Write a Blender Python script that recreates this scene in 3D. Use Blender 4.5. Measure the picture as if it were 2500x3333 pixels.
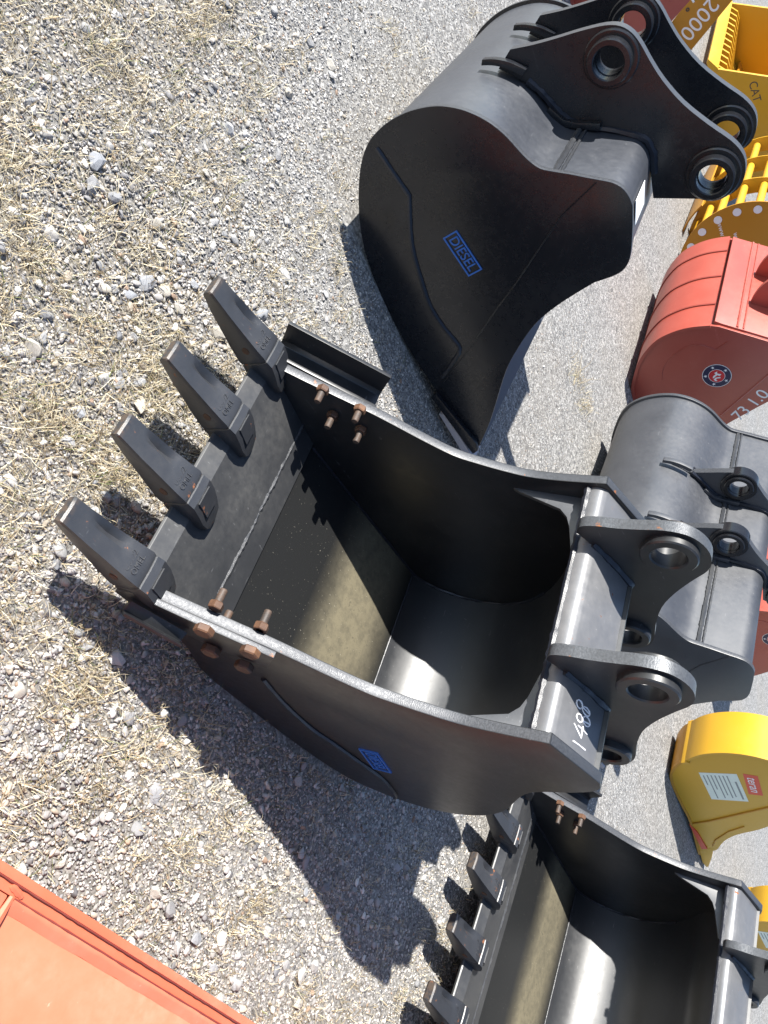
import bpy, bmesh, math, random
import numpy as np
from mathutils import Vector, Matrix
from mathutils.geometry import tessellate_polygon

random.seed(7)
RNG = np.random.default_rng(11)
scene = bpy.context.scene
for o in list(bpy.data.objects):
    bpy.data.objects.remove(o)
COL = scene.collection

# ------------------------------------------------------------------ camera
F_PX, IMG_W, IMG_H, CAM_H = 2600.0, 2500.0, 3333.0, 1.75


def camera_axes():
    # horizon of the yard measured in the (turned) photograph, 2500 x 3333
    sl = 0.04
    x0, y0 = 2850 - IMG_W / 2, -1700 - IMG_H / 2
    u = Vector((1.0, -sl, -(x0 - sl * y0) / F_PX)).normalized()
    zc = Vector((0, 0, 1))
    fh = (zc - zc.dot(u) * u).normalized()
    r = fh.cross(u)
    return r, fh, u


R_, F_, U_ = camera_axes()


def cam_to_world(v):
    return Vector((R_.dot(v), F_.dot(v), U_.dot(v)))


cx = cam_to_world(Vector((1, 0, 0)))
cy = cam_to_world(Vector((0, 1, 0)))
cz = cam_to_world(Vector((0, 0, 1)))
cam = bpy.data.cameras.new('camera')
cam_ob = bpy.data.objects.new('camera', cam)
COL.objects.link(cam_ob)
m3 = Matrix((cx, -cy, -cz)).transposed()
cam_ob.matrix_world = Matrix.Translation((0, 0, CAM_H)) @ m3.to_4x4()
cam.sensor_fit = 'AUTO'
cam.sensor_width = 36.0
cam.lens = 36.0 * F_PX / IMG_H
cam.clip_start = 0.05
cam.clip_end = 2000
scene.camera = cam_ob

# ------------------------------------------------------------------ sky and sun
SUN_AZ, SUN_EL = math.radians(26.0), math.radians(41.0)   # azimuth the light travels towards
sun_pos = Vector((-math.cos(SUN_AZ) * math.cos(SUN_EL), -math.sin(SUN_AZ) * math.cos(SUN_EL), math.sin(SUN_EL)))
world = bpy.data.worlds.new('World')
scene.world = world
world.use_nodes = True
wn = world.node_tree
wn.nodes.clear()
sky = wn.nodes.new('ShaderNodeTexSky')
sky.sky_type = 'NISHITA'
sky.sun_disc = False
sky.sun_elevation = SUN_EL
sky.sun_rotation = math.atan2(sun_pos.x, sun_pos.y)
sky.air_density = 1.0
sky.dust_density = 0.5
bg = wn.nodes.new('ShaderNodeBackground')
bg.inputs['Strength'].default_value = 0.095
wo = wn.nodes.new('ShaderNodeOutputWorld')
wn.links.new(sky.outputs[0], bg.inputs[0])
wn.links.new(bg.outputs[0], wo.inputs[0])
sun = bpy.data.lights.new('sun', 'SUN')
sun.energy = 5.0
sun.angle = math.radians(0.55)
sun.color = (1.0, 0.965, 0.90)
sun_ob = bpy.data.objects.new('sun', sun)
COL.objects.link(sun_ob)
sun_ob.rotation_euler = sun_pos.to_track_quat('Z', 'Y').to_euler()
sun_ob.location = sun_pos * 20
vs = scene.view_settings
vs.view_transform = 'Standard'
vs.look = 'None'
vs.gamma = 1.0
vs.exposure = 1.14
vs.use_curve_mapping = False

# ------------------------------------------------------------------ material helpers


class NT:
    def __init__(s, name):
        s.m = bpy.data.materials.new(name)
        s.m.use_nodes = True
        s.t = s.m.node_tree
        s.b = s.t.nodes['Principled BSDF']

    def n(s, typ, **kw):
        nd = s.t.nodes.new(typ)
        for k, v in kw.items():
            if k in nd.inputs.keys():
                nd.inputs[k].default_value = v
            else:
                setattr(nd, k, v)
        return nd

    def l(s, a, b):
        s.t.links.new(a, b)

    def noise(s, scale, detail=4, rough=0.55, coord='obj', dist=0.0):
        nd = s.n('ShaderNodeTexNoise', Scale=scale, Detail=detail, Roughness=rough, Distortion=dist)
        s.l(s.co(coord), nd.inputs['Vector'])
        return nd.outputs['Fac']

    def co(s, which='obj'):
        if not hasattr(s, '_co'):
            s._co = s.n('ShaderNodeTexCoord')
            s._geo = s.n('ShaderNodeNewGeometry')
        return s._geo.outputs['Position'] if which == 'pos' else getattr(s, '_jit', s._co.outputs['Object'])

    def jitter(s):
        # shift the pattern from object to object so that copies do not repeat it
        s.co('obj')
        oi = s.n('ShaderNodeObjectInfo')
        m = s.n('ShaderNodeVectorMath', operation='SCALE')
        m.inputs[0].default_value = (17.0, 9.0, 23.0)
        s.l(oi.outputs['Random'], m.inputs['Scale'])
        a = s.n('ShaderNodeVectorMath', operation='ADD')
        s.l(s._co.outputs['Object'], a.inputs[0])
        s.l(m.outputs[0], a.inputs[1])
        s._jit = a.outputs[0]

    def ramp(s, fac, stops):
        r = s.n('ShaderNodeValToRGB')
        el = r.color_ramp.elements
        while len(el) < len(stops):
            el.new(0.5)
        for e, (p, c) in zip(el, stops):
            e.position = p
            e.color = (c, c, c, 1) if not hasattr(c, '__len__') else (*c, 1)
        s.l(fac, r.inputs[0])
        return r.outputs[0]

    def mix(s, fac, a, b):
        nd = s.n('ShaderNodeMix', data_type='RGBA')
        for i, v in ((0, fac), (6, a), (7, b)):
            if hasattr(v, 'links'):
                s.l(v, nd.inputs[i])
            elif i == 0:
                nd.inputs[0].default_value = v
            else:
                nd.inputs[i].default_value = (*v, 1)
        return nd.outputs[2]

    def mul(s, a, b, op='MULTIPLY'):
        nd = s.n('ShaderNodeMath', operation=op)
        for i, v in ((0, a), (1, b)):
            if hasattr(v, 'links'):
                s.l(v, nd.inputs[i])
            else:
                nd.inputs[i].default_value = v
        return nd.outputs[0]

    def bump(s, h, strength, dist):
        b = s.n('ShaderNodeBump', Strength=strength, Distance=dist)
        s.l(h, b.inputs['Height'])
        if s.b.inputs['Normal'].links:
            s.l(s.b.inputs['Normal'].links[0].from_socket, b.inputs['Normal'])
        s.l(b.outputs[0], s.b.inputs['Normal'])

    def set(s, key, v):
        if hasattr(v, 'links'):
            s.l(v, s.b.inputs[key])
        else:
            s.b.inputs[key].default_value = (*v, 1) if hasattr(v, '__len__') else v


def paint(name, base, rough=0.33, dust=(0.20, 0.17, 0.13), dust_amt=0.25, var=0.25, peel=0.12, rust=0.0, spec=0.5, scale=1.0, scratch=0.35, tip=False, sag=0.25):
    t = NT(name)
    t.jitter()
    n1 = t.noise(3.0 * scale, 5, 0.6)
    n2 = t.noise(38.0 * scale, 6, 0.65)
    n3 = t.noise(420.0, 2, 0.5)
    lo = tuple(c * (1 - var) for c in base)
    hi = tuple(min(1, c * (1 + var)) for c in base)
    c = t.mix(n1, lo, hi)
    d = t.mul(t.ramp(n1, [(0.42, 0.0), (0.75, 1.0)]), t.ramp(n2, [(0.35, 0.25), (0.7, 1.0)]))
    c = t.mix(t.mul(d, dust_amt), c, dust)
    sp = t.ramp(n2, [(0.70, 0.0), (0.735, 1.0)])
    c = t.mix(t.mul(sp, 0.35 * (dust_amt > 0)), c, tuple(x * 1.6 for x in dust))
    if scratch > 0:
        for vec, sc in (((3.0, 70.0, 70.0), 1.0), ((60.0, 5.0, 60.0), 1.3)):
            mp = t.n('ShaderNodeMapping')
            mp.inputs['Scale'].default_value = vec
            mp.inputs['Rotation'].default_value = (0.3 * sc, 0.5, 0.7 * sc)
            t.l(t.co('obj'), mp.inputs['Vector'])
            ns = t.n('ShaderNodeTexNoise', Scale=1.6 * sc, Detail=2.0, Roughness=0.5)
            t.l(mp.outputs[0], ns.inputs['Vector'])
            k = t.mul(t.ramp(ns.outputs['Fac'], [(0.705, 0.0), (0.725, 1.0)]), t.ramp(n2, [(0.5, 0.0), (0.6, 1.0)]))
            c = t.mix(t.mul(k, scratch), c, tuple(min(0.6, 0.10 + x * 1.3) for x in base))
    if tip:
        sx = t.n('ShaderNodeSeparateXYZ')
        t.l(t._co.outputs['Object'], sx.inputs[0])
        k = t.mul(t.ramp(t.mul(sx.outputs[0], -1.0), [(0.910, 0.0), (0.930, 1.0)]), t.ramp(n2, [(0.42, 0.0), (0.52, 1.0)]))
        c = t.mix(t.mul(k, 0.7), c, (0.10, 0.070, 0.048))
    r = t.ramp(t.mul(t.mul(n1, 0.5), t.mul(n2, 0.5), 'ADD'), [(0.3, rough - 0.06), (0.7, min(1, rough + 0.14))])
    if rust > 0:
        n4 = t.noise(24.0, 7, 0.7)
        k = t.ramp(n4, [(0.66 - 0.12 * rust, 0.0), (0.70 - 0.12 * rust, 1.0)])
        c = t.mix(k, c, (0.24, 0.085, 0.03))
        r = t.mul(r, t.mul(k, 0.4), 'ADD')
    t.set('Base Color', c)
    t.set('Roughness', r)
    t.b.inputs['Specular IOR Level'].default_value = spec
    t.bump(n3, peel, 0.0006)
    t.bump(n1, sag, 0.004)
    return t.m


def flat(name, base, rough=0.5, var=0.12):
    t = NT(name)
    n = t.noise(60, 4)
    t.set('Base Color', t.mix(n, tuple(c * (1 - var) for c in base), tuple(min(1, c * (1 + var)) for c in base)))
    t.set('Roughness', rough)
    return t.m


def cut_edge(name, base=(0.10, 0.105, 0.115), rough=0.34, metal=0.35, rust=0.35):
    t = NT(name)
    n1 = t.noise(18, 5, 0.6)
    n2 = t.noise(160, 3, 0.6)
    c = t.mix(n2, tuple(x * 0.6 for x in base), tuple(x * 1.5 for x in base))
    k = t.ramp(n1, [(0.70 - 0.14 * rust, 0.0), (0.76 - 0.14 * rust, 1.0)])
    c = t.mix(k, c, (0.30, 0.11, 0.035))
    t.set('Base Color', c)
    t.set('Metallic', metal)
    t.set('Roughness', t.ramp(n2, [(0.3, rough - 0.06), (0.7, rough + 0.16)]))
    w = t.n('ShaderNodeTexWave', Scale=130.0, Distortion=9.0, Detail=3.0)
    t.l(t.co('obj'), w.inputs['Vector'])
    t.bump(w.outputs['Fac'], 0.16, 0.0012)
    return t.m


M = {}
M['black'] = paint('black_paint', (0.013, 0.0140, 0.0165), 0.34, (0.15, 0.14, 0.12), 0.16, rust=0.0, spec=0.6, scratch=0.6)
M['black_worn'] = paint('black_paint_polished', (0.022, 0.0237, 0.0275), 0.40, (0.14, 0.13, 0.115), 0.14, spec=1.0, scratch=0.7)
M['black_new'] = paint('black_paint_new', (0.009, 0.0102, 0.0140), 0.24, (0.10, 0.095, 0.09), 0.05, peel=0.04, spec=0.5, scratch=0.15, sag=0.06)
b_ = M['black_new'].node_tree.nodes['Principled BSDF']
b_.inputs['Coat Weight'].default_value = 0.0
M['black_satin'] = paint('black_paint_satin', (0.034, 0.037, 0.045), 0.43, (0.17, 0.165, 0.16), 0.16, spec=1.0, scratch=0.5)
M['black_sheen'] = paint('black_paint_baked_sheen', (0.034, 0.038, 0.048), 0.40, (0.15, 0.15, 0.15), 0.10, spec=1.0, scratch=0.3, sag=0.08)  # lighter bluish base and strong specular stand in for sky sheen on the back
M['edge'] = cut_edge('cut_steel_edge', (0.055, 0.058, 0.065), 0.38, 0.25, 0.34)
M['edge_new'] = cut_edge('painted_edge', (0.05, 0.053, 0.06), 0.38, 0.2, 0.0)
M['tooth'] = paint('tooth_paint', (0.030, 0.032, 0.037), 0.37, (0.12, 0.11, 0.10), 0.18, peel=0.6, rust=0.20, spec=0.8, tip=True)
M['lip_paint'] = paint('lip_paint', (0.036, 0.0375, 0.041), 0.42, (0.20, 0.19, 0.17), 0.35, spec=0.7, scratch=0.7)
M['rust'] = paint('rusty_steel', (0.085, 0.042, 0.024), 0.60, (0.30, 0.14, 0.055), 0.55, var=0.6, peel=0.8, scale=4.0)
M['rust_dark'] = paint('rusty_thread', (0.055, 0.043, 0.036), 0.55, (0.26, 0.11, 0.04), 0.5, var=0.5, peel=0.8, scale=5.0)
M['weld'] = paint('weld_bead_metal', (0.038, 0.040, 0.045), 0.30, (0.16, 0.15, 0.13), 0.3, peel=1.0)
M['weld_dark'] = paint('weld_bead_painted', (0.014, 0.016, 0.024), 0.30, (0.06, 0.06, 0.06), 0.12, peel=1.0)
M['red'] = paint('red_paint', (0.34, 0.054, 0.034), 0.42, (0.42, 0.22, 0.16), 0.16, var=0.12, spec=0.8)
M['orange'] = paint('orange_paint', (0.62, 0.135, 0.065), 0.5, (0.70, 0.34, 0.23), 0.35, var=0.06, scratch=0.25)
M['orange_floor'] = paint('orange_paint_faded', (0.62, 0.165, 0.085), 0.55, (0.68, 0.36, 0.26), 0.45, var=0.06, scratch=0.5)
M['yellow'] = paint('yellow_paint', (0.56, 0.31, 0.016), 0.42, (0.40, 0.27, 0.10), 0.14, var=0.08)
M['yellow_deep'] = paint('yellow_paint_deep', (0.44, 0.20, 0.008), 0.44, (0.34, 0.20, 0.06), 0.12, var=0.08)
M['white'] = flat('white_print', (0.78, 0.79, 0.80), 0.45, 0.05)
M['ink'] = flat('dark_print', (0.05, 0.05, 0.05), 0.6)
M['blue'] = flat('blue_paint', (0.035, 0.15, 0.50), 0.35)
M['navy'] = flat('navy_print', (0.012, 0.014, 0.06), 0.35)
M['decal_red'] = flat('red_print', (0.55, 0.02, 0.03), 0.35)
M['label_red'] = flat('label_red_print', (0.62, 0.06, 0.025), 0.4)
M['label_white'] = flat('label_white_print', (0.66, 0.72, 0.66), 0.45)
M['chalk'] = flat('chalk_marker', (0.80, 0.78, 0.80), 0.7)


def dusty_floor():
    t = NT('dusty_floor_paint')
    n1 = t.noise(2.2, 5, 0.6)
    n2 = t.noise(34, 7, 0.7)
    n3 = t.noise(160, 3, 0.6)
    sx = t.n('ShaderNodeSeparateXYZ')
    t.l(t.co('obj'), sx.inputs[0])
    # the dirt lies where rain water stood, in the middle of the floor sheet
    px = t.ramp(sx.outputs[0], [(0.0, 0.0), (0.06, 0.25), (0.16, 1.0), (0.34, 0.9), (0.46, 0.12), (0.49, 0.0)])
    k = t.mul(t.mul(px, t.ramp(n1, [(0.25, 0.55), (0.6, 1.0)])), t.ramp(n2, [(0.30, 0.55), (0.60, 1.0)]))
    sp = t.ramp(n2, [(0.60, 0.0), (0.66, 1.0)])
    c = t.mix(k, (0.016, 0.0165, 0.017), (0.175, 0.152, 0.098))
    c = t.mix(t.mul(sp, t.mul(px, 0.6)), c, (0.035, 0.032, 0.026))
    gl = t.ramp(n3, [(0.69, 0.0), (0.72, 1.0)])
    c = t.mix(t.mul(gl, 0.6), c, (0.45, 0.42, 0.34))
    t.set('Base Color', c)
    t.set('Roughness', t.ramp(k, [(0.0, 0.40), (0.6, 0.85)]))
    t.bump(n3, 0.2, 0.001)
    return t.m


M['dusty'] = dusty_floor()

# ------------------------------------------------------------------ mesh helpers


def new_mesh(name, verts, faces, mats, mat_idx=None, smooth=True, sharp=35):
    me = bpy.data.meshes.new(name)
    me.from_pydata([tuple(v) for v in verts], [], faces)
    for m in mats:
        me.materials.append(m)
    if mat_idx is not None:
        me.polygons.foreach_set('material_index', mat_idx)
    bm = bmesh.new()
    bm.from_mesh(me)
    bmesh.ops.recalc_face_normals(bm, faces=bm.faces)
    bm.to_mesh(me)
    bm.free()
    if smooth:
        me.polygons.foreach_set('use_smooth', [True] * len(me.polygons))
        me.set_sharp_from_angle(angle=math.radians(sharp))
    me.update()
    return me


def link(name, me, parent=None, loc=None, rot=None, label=None):
    o = bpy.data.objects.new(name, me)
    COL.objects.link(o)
    if parent is not None:
        o.parent = parent
    if loc is not None:
        o.location = loc
    if rot is not None:
        o.rotation_euler = rot
    if label:
        o['label'] = label
    return o


class MB:
    """collects shapes of ONE part"""

    def __init__(s):
        s.v, s.f, s.mi = [], [], []

    def add(s, verts, faces, mi=0):
        b = len(s.v)
        s.v += [tuple(v) for v in verts]
        s.f += [tuple(i + b for i in f) for f in faces]
        s.mi += [mi] * len(faces) if not hasattr(mi, '__len__') else list(mi)
        return s

    def build(s, name, mats, parent=None, bevel=0.0, label=None, sharp=35, smooth=True):
        mats = mats if isinstance(mats, (list, tuple)) else [mats]
        me = new_mesh(name, s.v, s.f, mats, s.mi, smooth=False)
        if bevel > 0:
            bm = bmesh.new()
            bm.from_mesh(me)
            bm.edges.ensure_lookup_table()
            es = [e for e in bm.edges if len(e.link_faces) == 2 and e.calc_face_angle(0) > math.radians(38)]
            bmesh.ops.bevel(bm, geom=es, offset=bevel, segments=2, affect='EDGES', profile=0.6, clamp_overlap=True)
            bm.to_mesh(me)
            bm.free()
        if smooth:
            me.polygons.foreach_set('use_smooth', [True] * len(me.polygons))
            me.set_sharp_from_angle(angle=math.radians(sharp))
        return link(name, me, parent, label=label)


def prism(mb, outline, y0, y1, holes=(), cap=0, side=1):
    """outline in the x,z plane, extruded along y"""
    loops = [list(outline)] + [list(h) for h in holes]
    flat_pts = [p for lp in loops for p in lp]
    n = len(flat_pts)
    V = [(p[0], y0, p[1]) for p in flat_pts] + [(p[0], y1, p[1]) for p in flat_pts]
    F, mi = [], []
    if not holes:
        F += [tuple(range(n)), tuple(range(n, 2 * n))[::-1]]
        mi += [cap, cap]
    else:
        tri = tessellate_polygon([[Vector((p[0], p[1], 0)) for p in lp] for lp in loops])
        for t in tri:
            F += [tuple(t), tuple(i + n for i in t)[::-1]]
            mi += [cap, cap]
    b = 0
    for lp in loops:
        k = len(lp)
        for i in range(k):
            a, c = b + i, b + (i + 1) % k
            F.append((a, c, c + n, a + n))
            mi.append(side)
        b += k
    mb.add(V, F, mi)
    return mb


def circle(c, r, n=32, a0=0.0):
    return [(c[0] + r * math.cos(a0 + 2 * math.pi * i / n), c[1] + r * math.sin(a0 + 2 * math.pi * i / n)) for i in range(n)]


def ring(mb, c, R, r, y0, y1, n=36, ch=0.004, mi=0):
    """bushing: thick tube round the y axis with small chamfers"""
    prof = [(r, y0 + ch), (r + ch, y0), (R - ch, y0), (R, y0 + ch), (R, y1 - ch), (R - ch, y1), (r + ch, y1), (r, y1 - ch)]
    V, F = [], []
    k = len(prof)
    for i in range(n):
        a = 2 * math.pi * i / n
        for (q, y) in prof:
            V.append((c[0] + q * math.cos(a), y, c[1] + q * math.sin(a)))
    for i in range(n):
        for j in range(k):
            a, b2 = i * k + j, i * k + (j + 1) % k
            c2, d2 = ((i + 1) % n) * k + (j + 1) % k, ((i + 1) % n) * k + j
            F.append((a, b2, c2, d2))
    mb.add(V, F, mi)
    return mb


def catmull(pts, n=5, closed=False):
    P = [np.array(p, float) for p in pts]
    out = []
    m = len(P)
    rng = range(m) if closed else range(m - 1)
    for i in rng:
        p0 = P[(i - 1) % m] if (closed or i > 0) else 2 * P[0] - P[1]
        p1, p2 = P[i], P[(i + 1) % m]
        p3 = P[(i + 2) % m] if (closed or i + 2 < m) else 2 * P[-1] - P[-2]
        for t in np.linspace(0, 1, n, endpoint=False):
            out.append(tuple(0.5 * ((2 * p1) + (-p0 + p2) * t + (2 * p0 - 5 * p1 + 4 * p2 - p3) * t * t + (-p0 + 3 * p1 - 3 * p2 + p3) * t ** 3)))
    if not closed:
        out.append(tuple(P[-1]))
    return out


def offset_path(path, d):
    P = np.array(path, float)
    T = np.gradient(P, axis=0)
    T /= np.linalg.norm(T, axis=1)[:, None]
    N = np.stack([-T[:, 1], T[:, 0]], 1)
    return [tuple(p) for p in P + d * N]


def sheet(mb, path, d, y0, y1, mi=0):
    """bent plate: path in x,z, thickness d to the left of the path"""
    q = offset_path(path, d)
    n = len(path)
    V = [(p[0], y0, p[1]) for p in path] + [(p[0], y0, p[1]) for p in q] + [(p[0], y1, p[1]) for p in path] + [(p[0], y1, p[1]) for p in q]
    F = []
    for i in range(n - 1):
        F.append((i, i + 1, 2 * n + i + 1, 2 * n + i))
        F.append((n + i, 3 * n + i, 3 * n + i + 1, n + i + 1))
        F.append((i, n + i, n + i + 1, i + 1))
        F.append((2 * n + i, 2 * n + i + 1, 3 * n + i + 1, 3 * n + i))
    F.append((0, 2 * n, 3 * n, n))
    F.append((n - 1, 2 * n - 1, 4 * n - 1, 3 * n - 1))
    mb.add(V, F, mi)
    return mb


def tube(mb, pts, r, n=7, ripple=0.0, step=None, mi=0, closed_ends=True):
    P = [np.array(p, float) for p in pts]
    if step:
        out = [P[0]]
        for a, b in zip(P[:-1], P[1:]):
            L = np.linalg.norm(b - a)
            k = max(1, int(L / step))
            for j in range(1, k + 1):
                out.append(a + (b - a) * j / k)
        P = out
    V, F = [], []
    m = len(P)
    for i, p in enumerate(P):
        t = P[min(i + 1, m - 1)] - P[max(i - 1, 0)]
        t = t / (np.linalg.norm(t) + 1e-9)
        a = np.cross(t, [0.13, 0.31, 0.94])
        a /= np.linalg.norm(a) + 1e-9
        b = np.cross(t, a)
        rr = r * (1 + ripple * (random.random() - 0.5) * 2 + ripple * 0.6 * (i % 2))
        for k in range(n):
            th = 2 * math.pi * k / n
            V.append(tuple(p + rr * (math.cos(th) * a + math.sin(th) * b)))
    for i in range(m - 1):
        for k in range(n):
            F.append((i * n + k, i * n + (k + 1) % n, (i + 1) * n + (k + 1) % n, (i + 1) * n + k))
    if closed_ends:
        F.append(tuple(range(n))[::-1])
        F.append(tuple((m - 1) * n + k for k in range(n)))
    mb.add(V, F, mi)
    return mb


def box(mb, x0, x1, y0, y1, z0, z1, mi=0):
    V = [(x, y, z) for x in (x0, x1) for y in (y0, y1) for z in (z0, z1)]
    F = [(0, 1, 3, 2), (4, 6, 7, 5), (0, 4, 5, 1), (2, 3, 7, 6), (0, 2, 6, 4), (1, 5, 7, 3)]
    mb.add(V, F, mi)
    return mb


def loft(mb, sections, mi=0):
    """sections: list of closed loops of equal length (3-D points)"""
    k = len(sections[0])
    V = [p for s in sections for p in s]
    F = []
    for i in range(len(sections) - 1):
        for j in range(k):
            F.append((i * k + j, i * k + (j + 1) % k, (i + 1) * k + (j + 1) % k, (i + 1) * k + j))
    F.append(tuple(range(k))[::-1])
    F.append(tuple((len(sections) - 1) * k + j for j in range(k)))
    mb.add(V, F, mi)
    return mb


def plate3(mb, poly, nrm, t, mi=0):
    """flat plate of any outline in 3-D: poly points, thickness t along nrm"""
    n = len(poly)
    nv = Vector(nrm).normalized() * t
    V = [tuple(p) for p in poly] + [tuple(Vector(p) + nv) for p in poly]
    F = [tuple(range(n)), tuple(range(n, 2 * n))[::-1]] + [(i, (i + 1) % n, (i + 1) % n + n, i + n) for i in range(n)]
    mb.add(V, F, mi)
    return mb


_txt = {}


def text_mesh(s, size, depth=0.0, bevel=0.0, shear=0.0):
    key = (s, size, depth, shear)
    if key in _txt:
        return _txt[key]
    cu = bpy.data.curves.new('lettering', 'FONT')
    cu.body = s
    cu.size = size
    cu.extrude = depth
    cu.shear = shear
    cu.align_x = 'CENTER'
    cu.align_y = 'CENTER'
    ob = bpy.data.objects.new('lettering', cu)
    COL.objects.link(ob)
    dg = bpy.context.evaluated_depsgraph_get()
    me = bpy.data.meshes.new_from_object(ob.evaluated_get(dg))
    bpy.data.objects.remove(ob)
    bpy.data.curves.remove(cu)
    me.name = 'lettering'
    _txt[key] = me
    return me


def on_face(o, pos, angle=0.0, flip=False):
    """lay a text / decal (built in xy, facing +z) on a side wall that faces -y"""
    c, s = math.cos(angle), math.sin(angle)
    X, Y, Z = Vector((c, 0, s)), Vector((-s, 0, c)), Vector((0, -1, 0))
    o.matrix_local = Matrix.Translation(pos) @ Matrix((X, Y, Z)).transposed().to_4x4()


def thing(name, label, cat, loc, yaw=0.0, group=None, scale=1.0):
    o = bpy.data.objects.new(name, None)
    o.empty_display_size = 0.1
    COL.objects.link(o)
    o.location = loc
    o.rotation_euler = (0, 0, yaw)
    o.scale = (scale,) * 3
    o['label'] = label
    o['category'] = cat
    if group:
        o['group'] = group
    return o


def copy_tree(o, parent=None):
    c = o.copy()
    COL.objects.link(c)
    if parent is not None:
        c.parent = parent
    for ch in list(o.children):
        copy_tree(ch, c)
    return c


def hexnut(mb, c, axis, r, h, mi=0, rot=0.0):
    ax = Vector(axis).normalized()
    a = ax.orthogonal().normalized()
    b = ax.cross(a)
    c = Vector(c)
    secs = []
    for (q, d) in ((r * 0.92, 0), (r, h * 0.12), (r, h * 0.82), (r * 0.88, h)):
        secs.append([tuple(c + ax * d + (a * math.cos(rot + i * math.pi / 3) + b * math.sin(rot + i * math.pi / 3)) * q) for i in range(6)])
    loft(mb, secs, mi)


def thread(mb, c, axis, r, h, mi=0):
    ax = Vector(axis).normalized()
    a = ax.orthogonal().normalized()
    b = ax.cross(a)
    c = Vector(c)
    secs = []
    n = max(4, int(h / 0.0035))
    for k in range(n + 1):
        q = r * (1.0 if k % 2 else 0.90)
        if k == n:
            q = r * 0.8
        secs.append([tuple(c + ax * (h * k / n) + (a * math.cos(i * math.pi / 6) + b * math.sin(i * math.pi / 6)) * q) for i in range(12)])
    loft(mb, secs, mi)


# ------------------------------------------------------------------ toothed buckets (profile measured on the front one)
# local frame: x from the teeth to the heel, y across (right wall at 0), z up
WALL_BACK = [(-0.342, 0.074), (-0.232, 0.021), (-0.138, 0.004), (-0.021, 0.002), (0.164, 0.010), (0.333, 0.020), (0.501, 0.044), (0.600, 0.085),
             (0.663, 0.137), (0.711, 0.195), (0.748, 0.275), (0.759, 0.361), (0.742, 0.457), (0.690, 0.561), (0.625, 0.634), (0.560, 0.685),
             (0.490, 0.732), (0.429, 0.776), (0.388, 0.818), (0.357, 0.878), (0.332, 0.948), (0.300, 1.012), (0.265, 1.050), (0.222, 1.064)]
WALL_RIM = [(0.0, 1.006), (-0.014, 0.93), (-0.030, 0.856), (-0.052, 0.782), (-0.086, 0.715), (-0.126, 0.648), (-0.172, 0.582), (-0.249, 0.512),
            (-0.332, 0.445), (-0.400, 0.388), (-0.470, 0.322), (-0.540, 0.258), (-0.610, 0.196), (-0.662, 0.158)]
INNER = [(0.484, 0.100), (0.535, 0.122), (0.595, 0.170), (0.645, 0.240), (0.677, 0.320), (0.690, 0.400), (0.680, 0.475), (0.648, 0.545), (0.600, 0.610),
         (0.540, 0.668), (0.470, 0.720), (0.405, 0.765), (0.358, 0.825), (0.328, 0.895), (0.298, 0.962), (0.255, 1.012), (0.212, 1.028)]
EAR_TOOTHED = [(0.235, 1.042), (0.010, 0.985), (-0.035, 0.965), (-0.062, 0.985), (-0.062, 1.030), (-0.050, 1.080), (-0.042, 1.140), (-0.036, 1.200), (-0.014, 1.254),
               (0.030, 1.286), (0.088, 1.296), (0.148, 1.277), (0.198, 1.228), (0.268, 1.164), (0.350, 1.108), (0.455, 1.066), (0.545, 1.040), (0.596, 1.004),
               (0.608, 0.955), (0.590, 0.905), (0.545, 0.872), (0.490, 0.860), (0.372, 0.858), (0.345, 0.935), (0.305, 1.005)]
PIN_UP, PIN_LOW = (0.058, 1.196), (0.497, 0.972)


def tooth_section(x, hw, z0, z1, top_in=0.75, scoop=0.0):
    """8-point loop: y,z at x; scoop lowers the middle of the top face sides"""
    zb = z0 + (z1 - z0) * 0.25
    zt = z1 - (z1 - z0) * 0.18
    return [(x, -hw * 0.8, z0), (x, hw * 0.8, z0), (x, hw, zb), (x, hw, zt), (x, hw * 0.90, z1 - 0.002), (x, hw * 0.52, z1 - scoop), (x, hw * 0.10, z1 + 0.001), (x, -hw * 0.93, z1), (x, -hw, zt)]


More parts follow.
